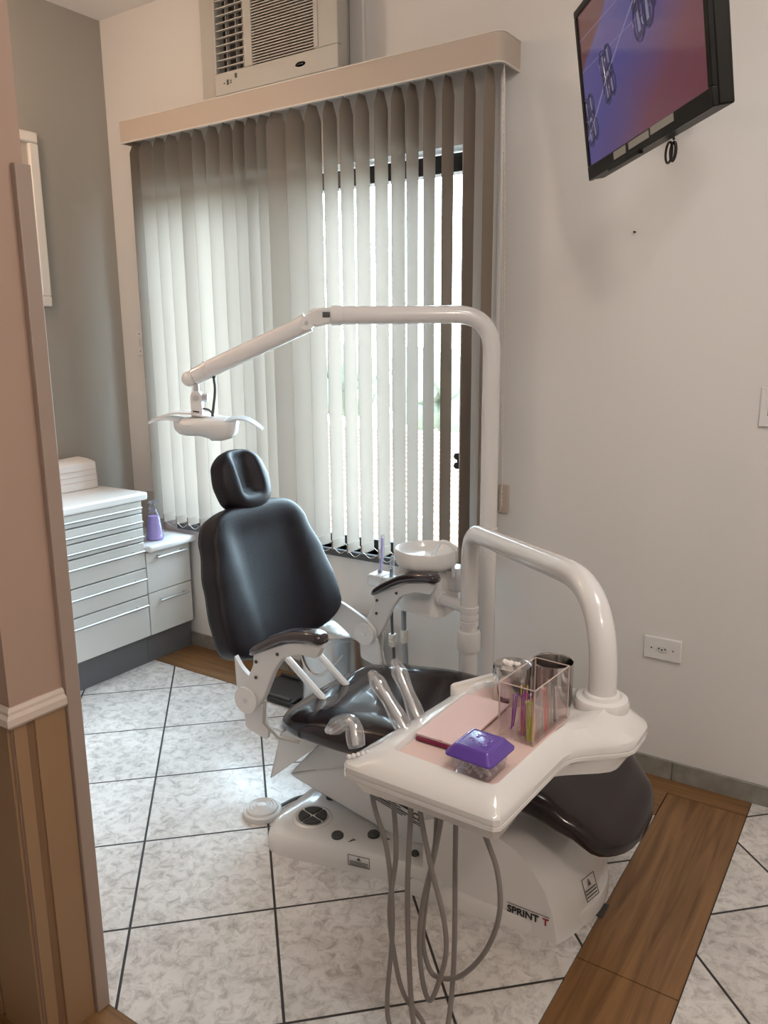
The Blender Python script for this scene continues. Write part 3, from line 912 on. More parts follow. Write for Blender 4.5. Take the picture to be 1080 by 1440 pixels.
obj('sheet_edges', bm, M_['liner'], pb, smooth=False)
SB = Vector((.338, -.172, .573))
sb = thing('spray_bottle', 'ribbed clear spray bottle of violet liquid on the low worktop', 'bottle', SB)
prof = [(0, 0), (.040, 0), (.042, .006)]
for i in range(9):
    z = .012 + i * .0125; r = .0405 - .0016 * i
    prof += [(r, z), (r + .0022, z + .005), (r - .0006, z + .0105)]
prof += [(.022, .130), (.016, .140), (.0145, .146)]
bm = B(); lathe(bm, prof + [(0, .146)], SB, 28); obj('bottle_body', bm, M_['bottle'], sb)
bm = B(); lathe(bm, [(0, .003), (.037, .003)] + [(.0365 - .00145 * i, .012 + i * .0125) for i in range(9)] + [(0, .112)], SB, 28); obj('liquid', bm, M_['violet'], sb)
bm = B(); lathe(bm, [(0, .144), (.0165, .144), (.0165, .160), (.012, .163), (.010, .172), (0, .172)], SB, 20); obj('collar', bm, M_['bottle'], sb)
bm = B(); box(bm, tuple(SB + Vector((-.010, -.012, .170))), tuple(SB + Vector((.010, .030, .186)))); box(bm, tuple(SB + Vector((-.005, -.026, .176))), tuple(SB + Vector((.005, -.012, .184))))
prism(bm, [SB + Vector((-.004, -.016, .172)), SB + Vector((-.004, -.010, .172)), SB + Vector((-.004, -.022, .140)), SB + Vector((-.004, -.027, .142))], (.008, 0, 0))
obj('trigger_head', bm, M_['bottle'], sb, bevel=.002)
bm = B(); cyl(bm, SB + Vector((0, 0, .01)), SB + Vector((0, 0, .15)), .0022, 8); obj('dip_tube', bm, M_['bottle'], sb)
ah = thing('acrylic_holder', 'upright clear acrylic holder behind the violet spray bottle', 'holder', (.19, -.10, .573))
bm = B(); box(bm, (.105, -.170, .573), (.109, -.045, .765)); box(bm, (.105, -.049, .573), (.27, -.045, .765)); box(bm, (.109, -.170, .573), (.21, -.049, .576))
obj('clear_panel', bm, M_['acrylic'], ah, smooth=False)
bm = B(); box(bm, (.105, -.1705, .765), (.109, -.045, .767)); box(bm, (.105, -.049, .765), (.27, -.045, .767)); obj('rim', bm, M_['acredge'], ah, smooth=False)

# ================================================================== DENTAL CHAIR
ANG = math.radians(1.5)
E1v = Vector((math.cos(ANG), math.sin(ANG), 0)); E2v = Vector((-math.sin(ANG), math.cos(ANG), 0))
OC = Vector((2.2, -.75, 0))
def K(a, b2, z): return OC + E1v * a + E2v * b2 + Vector((0, 0, z))
ch = thing('dental_chair', 'dark aubergine vinyl dental chair on a white base', 'dental chair', K(0, 0, 0))
# --- base: foot control plate and rear hump
plate2 = [(-.455, -.205), (-.415, -.292), (-.34, -.288), (-.20, -.255), (-.04, -.222), (.14, -.215), (.14, .215), (-.04, .222), (-.20, .255), (-.34, .288), (-.415, .292), (-.455, .205)]
pp = fillet(plate2, [.06, .05, .08, .1, .1, .02, .02, .1, .1, .08, .05, .06])
def topz(a): return .058 + .02 * (a + .45) / .6
bm = B()
def at(poly, zf): return [K(p.x, p.y, zf(p.x)) for p in poly]
loft(bm, [at(pp, lambda a: 0), at(pp, lambda a: .030), at(inset(pp, .003), lambda a: topz(a) - .012), at(inset(pp, .010), lambda a: topz(a) - .003), at(inset(pp, .02), topz)])
fpl = obj('foot_plate', bm, M_['whiteg'], ch)
HZ = 0.0
hz_tab = [(.06, .235), (.20, .250), (.30, .236), (.38, .190), (.44, .105), (.475, .03)]
bm = B()
side = [(.07, 0), (.07, .215), (.12, .238), (.20, .250), (.28, .244), (.335, .222), (.38, .185), (.415, .135), (.44, .075), (.452, .0)]
# hump shell: swept sections across e2, bulging past the flat side panel at the foot end
secs = []
NB = 17
for i in range(NB):
    u = -1 + 2 * i / (NB - 1); e2 = .205 * u
    k1 = (1 - abs(u) ** 3.2 * .55)
    r = []
    for (a, z) in side:
        ext = .044 * (1 - abs(u) ** 2.4) * max(0, (a - .2) / .25)
        r.append(K(a + ext, e2, z + (.012 * (1 - abs(u) ** 6) if z > 0 else 0)))
    secs.append(r)
loft(bm, secs)
hp = obj('hump_cover', bm, M_['whiteg'], ch, ang=40)
bm = B()
ped = fillet([(.03, -.238), (.40, -.205), (.462, -.165), (.508, -.06), (.508, .06), (.462, .165), (.40, .205), (.03, .238)], [.02, .12, .08, .08, .08, .08, .12, .02])
loft(bm, [at(ped, lambda a: 0), at(ped, lambda a: .030), at(inset(ped, .004), lambda a: .040), at(inset(ped, .03), lambda a: .046)])
obj('base_skirt', bm, M_['whiteg'], ch)
# controls on the foot plate
cpos = K(-.335, -.165, topz(-.335))
bm = B(); lathe(bm, [(0, -.01), (.062, -.01), (.060, .004), (.052, .008), (.049, .006), (0, .006)], cpos, 40); rg = obj('control_ring', bm, M_['whiteg'], fpl)
for i in range(4):
    a = i * PI / 2 + .6
    pts = [Vector((.006 * math.cos(a), .006 * math.sin(a)))] + [Vector((.044 * math.cos(a + f), .044 * math.sin(a + f))) for f in (-.70, -.35, 0, .35, .70)]
    bm = B(); prism(bm, [cpos + Vector((p.x, p.y, .006)) for p in pts], (0, 0, .007)); obj('direction_pad', bm, M_['dkgrey'], fpl, bevel=.002)
for a, b2, r in ((-.352, -.045, .017), (-.215, -.205, .018), (-.125, -.150, .018), (.025, -.17, .011)):
    bm = B(); lathe(bm, [(0, .010), (r * .8, .010), (r, .006), (r, 0)], K(a, b2, topz(a) + .0), 20); obj('foot_button', bm, M_['dkgrey'], fpl)
bm = B()
for a, b2 in ((-.17, -.196), (-.085, -.145), (-.32, -.035)):
    for q in range(3): box(bm, (0, 0, 0), (.012, .0025, .0008), Matrix.Translation(K(a, b2 - q * .008, topz(a) + .0006)) @ Matrix.Rotation(.5 * q, 4, 'Z'))
obj('button_symbols', bm, M_['dkgrey'], fpl, smooth=False)
def label_plate(parent, org, right, up, w, h, lines):
    right = Vector(right).normalized(); up = Vector(up).normalized(); nn = right.cross(up)
    def q_(bm, x0, y0, x1, y1, d0, d1):
        loft(bm, [[org + right * x + up * y + nn * d for x, y in ((x0, y0), (x1, y0), (x1, y1), (x0, y1))] for d in (d0, d1)])
    bm = B(); e = .0016
    q_(bm, 0, 0, w, e, 0, .001); q_(bm, 0, h - e, w, h, 0, .001); q_(bm, 0, e, e, h - e, 0, .001); q_(bm, w - e, e, w, h - e, 0, .001)
    for (x0, y0, x1, y1) in lines: q_(bm, x0 * w, y0 * h, x1 * w, y1 * h, 0, .0008)
    obj('warning_label', bm, M_['dkgrey'], parent, smooth=False)
wl = [(.08, .12, .92, .17), (.08, .26, .92, .31), (.08, .40, .92, .45), (.40, .58, .60, .64), (.44, .64, .56, .74), (.47, .74, .53, .84)]
d_ = (K(-.04, -.222, 0) - K(-.20, -.255, 0)).normalized()
label_plate(fpl, K(-.150, -.2465, .024), d_, (0, 0, 1), .066, .034, wl)
# lettering on the hump side
def hump_side_dir():
    return E1v
so = K(.318, -.2072, .044)
bm = B(); w_ = text_mesh(bm, 'SPRINT', .0265, so, E1v, (0, 0, 1)); obj('lettering', bm, M_['ink'], hp, smooth=False)
bm = B(); text_mesh(bm, 'T', .0265, so + E1v * (w_ + .010), E1v, (0, 0, 1)); obj('lettering', bm, M_['red'], hp, smooth=False)
bm = B()
loft(bm, [[so + E1v * x + Vector((0, 0, z)) + E2v * d for x, z in ((0, .0245), (w_ + .028, .0245), (w_ + .028, .0258), (0, .0258))] for d in (0, -.0006)])
obj('lettering_rule', bm, M_['dkgrey'], hp, smooth=False)
label_plate(hp, K(.488, -.085, .055), (K(.520, -.02, 0) - K(.503, -.085, 0)), (-.33 * E1v + Vector((0, 0, 1))), .055, .06, wl)
# --- lifting arm and its rear shield
bm = B()
armp = [(-.458, .150), (-.242, .242), (.10, .312), (.2, .25), (.22, .09), (.04, .076), (-.04, .062), (-.405, .137)]
prism(bm, [K(a, -.125, z) for a, z in armp], E2v * .25)
la = obj('lift_arm', bm, M_['metalw'], ch, bevel=.008)
bm = B()
for e2 in (-.163, .159):
    prism(bm, [K(a, e2, z) for a, z in ((-.440, .338), (-.497, .144), (-.337, .284), (-.235, .372), (-.25, .376))], E2v * .004)
prism(bm, [K(a, -.163, z) for a, z in ((-.440, .338), (-.497, .144), (-.501, .146), (-.444, .341))], E2v * .326)
obj('rear_shield', bm, M_['metalw'], ch, bevel=.004)
bm = B(); prism(bm, [K(a, -.12, z) for a, z in ((-.36, .19), (-.30, .345), (.30, .345), (.34, .31), (.2, .16))], E2v * .24)
obj('arm_cover', prism(B(), [K(a, -.121, z) for a, z in ((-.456, .153), (-.36, .263), (-.265, .350), (.1, .350), (.1, .312), (-.242, .242))], E2v * .242), M_['metalw'], ch, bevel=.003)
obj('seat_support', bm, M_['metalw'], ch, bevel=.006)
lt = K(-.140, -.1262, .170)
sl_ = Vector((.97, 0, -.24)); rt = (E1v * .97 + Vector((0, 0, -.24))).normalized(); upv = (E1v * .24 + Vector((0, 0, .97))).normalized()
bm = B()
for y0, y1, x1 in ((.030, .038, .115), (.014, .017, .115), (.008, .010, .11), (.002, .004, .10), (.022, .0245, .09)):
    loft(bm, [[lt + rt * x + upv * y - E2v * d for x, y in ((0, y0), (x1, y0), (x1, y1), (0, y1))] for d in (0, .0008)])
obj('rating_label', bm, M_['ink'], la, smooth=False)
bm = B(); text_mesh(bm, 'CE', .026, lt + rt * .128 + upv * .016, rt, upv)
for y0 in (.002, .008): loft(bm, [[lt + rt * x + upv * y - E2v * d for x, y in ((.128, y0), (.165, y0), (.165, y0 + .002), (.128, y0 + .002))] for d in (0, .0008)])
obj('approval_mark', bm, M_['ink'], la, smooth=False)
lo = lt + rt * .178 + upv * -.006
label_plate(la, lo, rt, upv, .045, .046, [(.1, .1, .9, .16), (.1, .25, .9, .3), (.15, .45, .45, .85), (.55, .45, .85, .85)])

# --- seat
zt = [(-.46, .375), (-.43, .402), (-.36, .428), (-.25, .452), (-.05, .474), (.12, .474), (.28, .455), (.40, .420), (.50, .372), (.58, .315), (.64, .27)]
zb = [(-.46, .352), (-.30, .346), (0, .345), (.2, .338), (.36, .325), (.48, .298), (.56, .255), (.64, .225)]
hwt = [(-.46, .245), (-.2, .262), (.05, .258), (.3, .238), (.5, .228), (.64, .21)]
A0, A1 = -.445, .605
st = []
for v in vs_list(44):
    a = A0 + (A1 - A0) * v
    k_ = max(.03, 1 - abs(2 * v - 1) ** 14) ** (1 / 3.2)
    T_, B_ = interp(zt, a), interp(zb, a)
    st.append((v, interp(hwt, a), (T_ - B_) / 2, (T_ - B_) / 2, k_))
def seat_frame(s, d, v):
    a = A0 + (A1 - A0) * v; T_, B_ = interp(zt, a), interp(zb, a)
    bow = .05 * (s / .25) ** 2 * (1 if v > .5 else .45) * max(0, abs(2 * v - 1) - .4)
    return K(a - math.copysign(bow, v - .5), s, (T_ + B_) / 2 + d)
bm = B(); cushion(bm, seat_frame, st, 48, 3.4, lambda s, v: .022 * math.exp(-(s / .15) ** 4) * math.sin(PI * min(1, max(0, v))) ** .5)
obj('seat', bm, M_['film'], ch, ang=60)

# --- backrest
BA, BB = Vector((-.505, .535)), Vector((-.655, .985))          # (e1, z) of the front surface bottom / top
bd = (BB - BA).normalized(); bn = Vector((bd.y, -bd.x))         # bn: towards the sitter
BL_ = (BB - BA).length
hwb = [(0, .262), (.12, .283), (.30, .282), (.55, .262), (.8, .228), (1, .198)]
st = []
for v in vs_list(40):
    k_ = max(.03, 1 - abs(2 * v - 1) ** 13) ** (1 / 3.2)
    st.append((v, interp(hwb, v), .048, .050, k_))
def back_frame(s, d, v):
    vv = v - .035 * (abs(s) / .28) ** 2.5 * (2 * v - 1) * (1.6 if v > .5 else 1.0)
    p = BA + bd * (BL_ * vv) + bn * (d - .045)
    p = p + bn * (.018 * (abs(s) / .28) ** 2)
    return K(p.x, s, p.y)
def back_dish(s, v):
    w = .13 + .02 * v
    g = 1 / (1 + math.exp((abs(s) - w) / .016))
    return .020 * g * (1 / (1 + math.exp((v - .86) / .035)))
bm = B(); cushion(bm, back_frame, st, 80, 5.0, back_dish)
bk = obj('backrest', bm, M_['leather'], ch, ang=60)
bm = B()
st2 = [(v, interp(hwb, v) * .94, .006, .010, k2) for (v, _, _, _, k2) in st]
def shell_frame(s, d, v): 
    p = BA + bd * (BL_ * (.02 + .96 * v)) + bn * (d - .088 + .018 * (abs(s) / .28) ** 2)
    return K(p.x, s, p.y)
cushion(bm, shell_frame, st2, 40, 4.); obj('back_shell', bm, M_['black'], ch, ang=60)

# --- headrest
HA, HB = Vector((-.645, .952)), Vector((-.715, 1.150))
hd = (HB - HA).normalized(); hn = Vector((hd.y, -hd.x)); HL = (HB - HA).length
hwh = [(0, .082), (.25, .106), (.5, .112), (.75, .104), (1, .088)]
st = []
for v in vs_list(32):
    k_ = max(.03, 1 - abs(2 * v - 1) ** 3.6) ** (1 / 2.6)
    st.append((v, interp(hwh, v), .048, .045, k_))
def head_frame(s, d, v):
    p = HA + hd * (HL * v) + hn * (d - .035)
    return K(p.x, s, p.y)
def head_dish(s, v):
    w = .042
    g = math.exp(-((s) / w) ** 4)
    return .030 * g * (1 / (1 + math.exp(-(v - .28) / .03))) * (1 / (1 + math.exp((v - .93) / .04)))
bm = B(); cushion(bm, head_frame, st, 64, 2.9, head_dish)
obj('headrest', bm, M_['leather'], ch, ang=60)
bm = B(); p = HA - hn * .05; box(bm, (-.02, -.006, -.10), (.02, .006, .10), Matrix.Translation(K(p.x, 0, p.y)) @ Matrix.Rotation(ANG, 4, 'Z') @ Matrix.Rotation(PI / 2, 4, 'Z') @ Matrix.Rotation(-.33, 4, 'X'))
obj('headrest_stem', bm, M_['metalw'], ch, bevel=.002)

# --- armrests and hinge plates
def side_poly(bm, pts, e2, th, r=.012):
    f_ = fillet([Vector(p) for p in pts], r, 5)
    loft(bm, [[K(p.x, e2 - th / 2, p.y) for p in f_], [K(p.x, e2 + th / 2, p.y) for p in f_]])
    return bm
for sgn in (-1, 1):
    e = .31 * sgn
    bm = side_poly(B(), [(-.405, .632), (-.405, .600), (-.445, .525), (-.455, .470), (-.405, .462), (-.375, .505), (-.335, .592), (-.300, .640), (-.240, .664), (-.186, .662), (-.172, .694), (-.190, .706), (-.275, .690)], e, .024)
    ar = obj('armrest', bm, M_['metalw'], ch, bevel=.003)
    # upholstered pad
    pts = spline([(-.418, e, .632), (-.36, e, .668), (-.30, e, .700), (-.25, e, .714), (-.20, e, .720), (-.162, e, .716)], 6)
    loops = []
    for i, p in enumerate(pts):
        v = i / (len(pts) - 1); k_ = max(.15, 1 - abs(2 * v - 1) ** 10) ** .4
        hw, hh = .027 * k_, .016 * k_
        loops.append([K(p.x, p.y + hw * math.copysign(abs(math.cos(t)) ** .6, math.cos(t)), p.z + hh * math.copysign(abs(math.sin(t)) ** .6, math.sin(t))) for t in [2 * PI * j / 20 for j in range(20)]])
    obj('armrest_pad', loft(B(), loops), M_['padtop'], ar, ang=50)
    bm = B()
    for a, z in ((-.392, .612), (-.395, .565), (-.315, .650)): cyl(bm, K(a, e - .0135, z), K(a, e - .0160, z), .005, 10)
    obj('screw', bm, M_['dkgrey'], ar)
    # pivot disc, back link, lower leg
    if sgn < 0:
        lk = [(-.500, .600), (-.497, .500), (-.475, .462), (-.400, .455), (-.392, .510), (-.425, .535), (-.475, .563)]
    else:
        lk = [(-.64, .600), (-.655, .54), (-.55, .505), (-.475, .452), (-.400, .450), (-.388, .505), (-.430, .540), (-.53, .585)]
    bm = side_poly(B(), lk, e - .022 * sgn, .014, [.01, .03, .03, .03, .03, .02, .02] if sgn < 0 else .03)
    obj('back_link', bm, M_['metalw'], ch, bevel=.002)
    bm = B(); yo = e - .013 if sgn < 0 else e - .03
    lathe(bm, [(0, .0), (.036, .0), (.039, .005), (.039, .010), (0, .010)], K(-.432, yo, .490), 32, (Matrix.Rotation(ANG, 3, 'Z') @ Matrix.Rotation(PI / 2, 3, 'X')))
    cp_ = obj('pivot_cover', bm, M_['white'], ch)
    bm = B(); cyl(bm, K(-.432, yo - .009, .490), K(-.432, yo - .0125, .490), .007, 12); obj('pivot_bolt', bm, M_['alu'], cp_)
    bm = side_poly(B(), [(-.462, .480), (-.458, .392), (-.380, .372), (-.372, .395), (-.392, .480)], e - .012 * sgn - .004, .012, .012)
    obj('hinge_plate', bm, M_['metalw'], ch, bevel=.002)
    bm = B(); tube(bm, [K(-.372, e - .006, .50), K(-.380, e - .006, .43), K(-.355, e * .93, .380), K(-.31, e * .80, .358)], .005, 8); obj('plate_edge', bm, M_['acslat'], ch)
bm = B(); box(bm, (-.020, -.23, -.005), (.020, .23, .005), Matrix.Translation(K(-.405, 0, .362)) @ Matrix.Rotation(ANG, 4, 'Z')); obj('cross_bar', bm, M_['metalw'], ch, bevel=.003)
bm = B(); box(bm, (-.008, -.21, -.025), (.008, .21, .025), Matrix.Translation(K(-.585, 0, .575)) @ Matrix.Rotation(ANG, 4, 'Z')); obj('back_cross_bar', bm, M_['metalw'], ch, bevel=.003)
for b2 in (-.10, .02):
    bm = B(); tube(bm, [K(-.47, b2, .53), K(-.33, b2 + .02, .40)], .011, 8); obj('recline_strut', bm, M_['white'], ch)

# ================================================================== UNIT COLUMN, LIGHT, CUSPIDOR, DELIVERY TRAY
PC = Vector((2.158, -.352, 0))
LD = Vector((-.834, -.552, 0)).normalized(); LN = Vector((-LD.y, LD.x, 0))
dl = thing('dental_light', 'white dental operating light on a tall bent pole beside the chair', 'dental light', PC)
top = PC + Vector((0, 0, 1.552))
end1 = top + LD * .470
bm = B(); tube(bm, bend([PC + Vector((0, 0, .0)), top, end1], .115, 12), .0275, 24); obj('pole', bm, M_['enamel'], dl)
bm = B(); lathe(bm, [(.0275, 0), (.0305, 0), (.0305, .006), (.0275, .008)], PC + Vector((0, 0, .882)), 24); obj('pole_collar', bm, M_['white'], dl)
bm = B(); lathe(bm, [(0, 0), (.10, 0), (.10, .018), (.06, .03), (.036, .05), (0, .05)], PC, 32); obj('floor_flange', bm, M_['white'], dl)
# knuckle
def LP(d, z, s=0.): return PC + LD * d + LN * s + Vector((0, 0, z))
bm = B(); tube(bm, [LP(.455, 1.552), LP(.488, 1.552)], .0298, 24); obj('arm_collar', bm, M_['white'], dl)
bm = B(); loft(bm, [[LP(.485 + a, 1.552 + b2, s) for a, b2 in ((0, .024), (.05, .022), (.075, .008), (.078, -.018), (.052, -.034), (.0, -.024))] for s in (-.018, .018)])
kn = obj('knuckle', bm, M_['white'], dl, bevel=.006)
bm = B(); loft(bm, [[LP(.492 + a, 1.552 + b2, s) for a, b2 in ((0, .010), (.022, .010), (.022, -.006), (0, -.006))] for s in (-.022, .022)]); obj('clip', bm, M_['cable'], kn, bevel=.002)
bm = B(); cyl(bm, LP(.562, 1.530, -.028), LP(.562, 1.530, .028), .021, 20); pv = obj('pivot', bm, M_['white'], dl)
bm = B(); cyl(bm, LP(.562, 1.530, -.030), LP(.562, 1.530, -.028), .006, 12); cyl(bm, LP(.562, 1.530, .028), LP(.562, 1.530, .030), .006, 12); obj('pivot_bolt', bm, M_['alu'], pv)
ae = LP(.915, 1.372)
bm = B(); tube(bm, [LP(.560, 1.532), LP(.575, 1.524), LP(.60, 1.512), LP(.86, 1.399), ae], lambda t: .030 if t < .2 else .0295 - .004 * t, 24); obj('lower_arm', bm, M_['enamel'], dl)
bm = B(); tube(bm, [LP(.868, 1.396), LP(.880, 1.390)], .0275, 24); obj('arm_band', bm, M_['white'], dl)
bm = B(); bmesh.ops.create_uvsphere(bm, u_segments=24, v_segments=14, radius=.024, matrix=Matrix.Translation(LP(.930, 1.366))); obj('end_ball', bm, M_['white'], dl)
hb = LP(.910, 1.30)
bm = B(); cyl(bm, LP(.910, 1.352), LP(.910, 1.318), .008, 12); obj('swivel_pin', bm, M_['alu'], dl)
bm = B(); loft(bm, [[LP(.910 + a, z, s) for a, z in ((-.017, 1.245), (-.017, 1.318), (-.010, 1.328), (.012, 1.328), (.018, 1.315), (.018, 1.245))] for s in (-.016, .016)]); yk = obj('yoke', bm, M_['white'], dl, bevel=.003)
bm = B(); cyl(bm, LP(.910, 1.308, -.022), LP(.910, 1.308, .022), .009, 14); cyl(bm, LP(.876, 1.308), LP(.893, 1.308), .012, 14); obj('yoke_screw', bm, M_['alu'], yk)
bm = B(); loft(bm, [[LP(.905 + a, z, s) for a, z in ((-.003, 1.263), (.016, 1.266), (.016, 1.270), (-.003, 1.267))] for s in (-.0175, .0175)]); obj('yoke_slot', bm, M_['ink'], yk, smooth=False)
# lamp head
lh = LP(.885, 1.222)
bm = B()
loops = []
for z, sx, sy in ((-.040, .020, .014), (-.038, .060, .042), (-.032, .083, .058), (-.018, .096, .068), (.002, .100, .071), (.010, .098, .066), (.018, .075, .045), (.022, .03, .02)):
    loops.append([lh + Vector((0, 0, .006)) + LD * (sx * math.copysign(abs(math.cos(t)) ** .75, math.cos(t))) + LN * (sy * math.copysign(abs(math.sin(t)) ** .75, math.sin(t))) + Vector((0, 0, z - (.013 * (math.sin(math.cos(t) * 2.6 + .5)) if z < -.01 else 0) * -1)) for t in [2 * PI * j / 40 for j in range(40)]])
loft(bm, loops); hd_ = obj('lamp_head', bm, M_['white'], dl, ang=50)
bm = B()
for sgn in (-1, 1):
    pts = []
    for i in range(8):
        f_ = i / 7; d = (.070 + .105 * f_) * sgn
        z = .020 + (.010 * math.sin(f_ * PI)) - (.030 * f_ ** 2 if sgn < 0 else .008 * f_)
        wv = .058 * (1 - .55 * f_)
        c = lh + LD * d + Vector((0, 0, z))
        pts.append([c - LN * wv, c - LN * wv * .3 + Vector((0, 0, .004)), c + LN * wv * .3 + Vector((0, 0, .004)), c + LN * wv, c + LN * wv - Vector((0, 0, .005)), c - LN * wv - Vector((0, 0, .005))])
    loft(bm, pts)
obj('grip_wing', bm, M_['lampfilm'], hd_, ang=40)
bm = B()
pts = []
for i in range(12):
    f_ = i / 11; d = -.13 + .30 * f_
    z = .026 + .016 * math.sin(f_ * PI) - .010 * math.sin(f_ * 2 * PI)
    c = lh + LD * d + Vector((0, 0, z - .010)) - LN * .02
    w2 = .055 * math.sin(PI * (.12 + .76 * f_))
    pts.append([c - LN * w2, c + LN * w2, c + LN * w2 + Vector((0, 0, .005)), c - LN * w2 + Vector((0, 0, .005))])
loft(bm, pts); obj('head_cover', bm, M_['white'], hd_, ang=50)
bm = B(); tube(bm, spline([LP(.855, 1.372), LP(.853, 1.33), LP(.862, 1.27), LP(.868, 1.235)], 8), .0042, 8)
tube(bm, spline([LP(.895, 1.275), LP(.872, 1.268), LP(.862, 1.245), LP(.866, 1.23)], 8), .003, 8); obj('cable', bm, M_['cable'], dl)
bm = B(); cyl(bm, LP(.855, 1.385), LP(.855, 1.368), .007, 10); obj('cable_gland', bm, M_['black'], dl)

# --- delivery unit: tray on its bent arm
TC = Vector((2.132, -.425, 0))
HUB = Vector((2.779, -1.078, 0))
du_ = thing('delivery_unit', 'white instrument tray table on a bent tube arm over the leg rest', 'instrument table', TC)
apz = .888
pA = TC + Vector((0, 0, .50)); pB = TC + Vector((0, 0, apz)); 
dirT = (HUB - TC); dirT.z = 0
elb = TC + dirT * .86 + Vector((0, 0, .985))
elb = TC + dirT * .90 + Vector((0, 0, 1.005))
topA = Vector((TC.x, TC.y, .888))
el2 = Vector((HUB.x, HUB.y, .985))
bm = B(); tube(bm, bend([pA, topA, el2, HUB + Vector((0, 0, .73))], [.10, .20], 14), .0285, 26); obj('arm_tube', bm, M_['enamel'], du_, ang=60)
bm = B(); tube(bm, [TC, TC + Vector((0, 0, .50))], .031, 24); obj('column', bm, M_['enamel'], du_)
bm = B(); lathe(bm, [(.031, .49), (.036, .492), (.038, .50), (.038, .548), (.036, .556), (.029, .56)], TC, 28); obj('clamp_collar', bm, M_['white'], du_)
for z in (.575, .598, .625):
    bm = B(); lathe(bm, [(.0285, z), (.0302, z + .001), (.0302, z + .016), (.0285, z + .017)], TC, 28); obj('collar_ring', bm, M_['white'], du_)
bm = B(); lathe(bm, [(0, 0), (.085, 0), (.085, .016), (.05, .028), (.034, .045), (0, .045)], TC, 32); obj('floor_flange', bm, M_['white'], du_)
# tray shell
out0 = fillet([(2.425, -1.512), (2.755, -1.518), (2.768, -1.235), (2.815, -1.190), (2.868, -1.145), (2.868, -1.030), (2.815, -.985), (2.720, -.990), (2.600, -1.005), (2.505, -1.010), (2.468, -1.050)],
              [.02, .018, .05, .03, .03, .03, .03, .05, .03, .03, .03])
TCN = (2.612, -1.262); NR = 144
rec0 = fillet([(2.508, -1.452), (2.722, -1.464), (2.737, -1.15), (2.722, -1.105), (2.70, -1.030), (2.60, -1.045), (2.512, -1.098)], [.015, .015, .02, .03, .02, .03, .015])
O_ = radial(out0, TCN, NR); Rr = radial(rec0, TCN, NR)
def lp(poly, z): return [Vector((p.x, p.y, z(p) if callable(z) else z)) for p in poly]
def rimz(p):
    hb_ = math.exp(-((Vector((p.x, p.y)) - Vector((HUB.x, HUB.y))).length / .085) ** 4)
    return .724 + .020 * hb_
bm = B()
belt = O_
rim = [o_.lerp(r_, .62 if (o_ - r_).length < .12 else .075 / (o_ - r_).length) for o_, r_ in zip(O_, Rr)]
sh = [o_.lerp(r_, .30 if (o_ - r_).length < .12 else .045 / (o_ - r_).length) for o_, r_ in zip(O_, Rr)]
rin = [r_.lerp(o_, .06) for o_, r_ in zip(O_, Rr)]
def shr(poly, d):
    c = Vector(TCN); return [p + (c - p).normalized() * d for p in poly]
def hubb(p): return .030 * math.exp(-((Vector((p.x, p.y)) - Vector((HUB.x, HUB.y))).length / .082) ** 4)
near = [o_.lerp(r_, .80 if (o_ - r_).length < .10 else .085 / (o_ - r_).length) for o_, r_ in zip(O_, Rr)]
loft(bm, [lp(shr(belt, .050), .632), lp(shr(belt, .034), .635), lp(shr(belt, .015), .663), lp(shr(belt, .005), .668), lp(belt, .672), lp(belt, .679), lp(shr(belt, .0022), .680), lp(shr(belt, .0022), .6818), lp(belt, .6828), lp(belt, .693), lp(shr(belt, .004), .699),
          lp(sh, lambda p: .710 + hubb(p) * .7), lp(near, lambda p: .7235 + hubb(p)), lp(rin, .7255), lp(Rr, .7215), lp(inset(Rr, .003), .714), lp(inset(Rr, .03), .7135)])
ts = obj('tray', bm, M_['whiteg'], du_, ang=28)
bm = B(); prism(bm, [Vector((p.x, p.y, .7145)) for p in inset(Rr, .005)], (0, 0, .0012)); obj('tray_liner', bm, M_['liner'], du_, smooth=False)
bm = B(); lathe(bm, [(.052, .700), (.056, .742), (.052, .750), (.040, .753), (.036, .760), (.0285, .761)], HUB, 36); obj('hub_collar', bm, M_['whiteg'], du_)
# oval grip loop at the back left of the rim
bm = B()
c0, c1 = Vector((2.482, -1.145)), Vector((2.535, -1.040))
ax = (c1 - c0).normalized(); pr = Vector((-ax.y, ax.x))
lo_ = []
for i in range(40):
    t_ = 2 * PI * i / 40
    cc_ = c1 if -PI / 2 < (t_ if t_ <= PI else t_ - 2 * PI) < PI / 2 else c0
    lo_.append(cc_ + ax * .020 * math.cos(t_) + pr * .020 * math.sin(t_))
lo_in = inset(lo_, .006)
loft(bm, [lp(lo_, .705), lp(lo_, .7255), lp(inset(lo_, .002), .7275), lp(inset(lo_, .004), .7265), lp(inset(lo_, .006), .7215), lp(inset(lo_, .006), .705)], closed=True)
ov = obj('oval_rim', bm, M_['whiteg'], du_, ang=50)
bm = B(); prism(bm, lp(inset(lo_, .0055), .715), (0, 0, .0062)); obj('oval_well', bm, M_['hem'], ov, smooth=False)
# moulded seam line and front-corner grip
bm = B()
for i in range(6):
    bmesh.ops.create_uvsphere(bm, u_segments=10, v_segments=6, radius=.005, matrix=Matrix.Translation((2.438 + i * .005, -1.500 + i * .008, .709)))
obj('grip_nubs', bm, M_['whiteg'], du_)
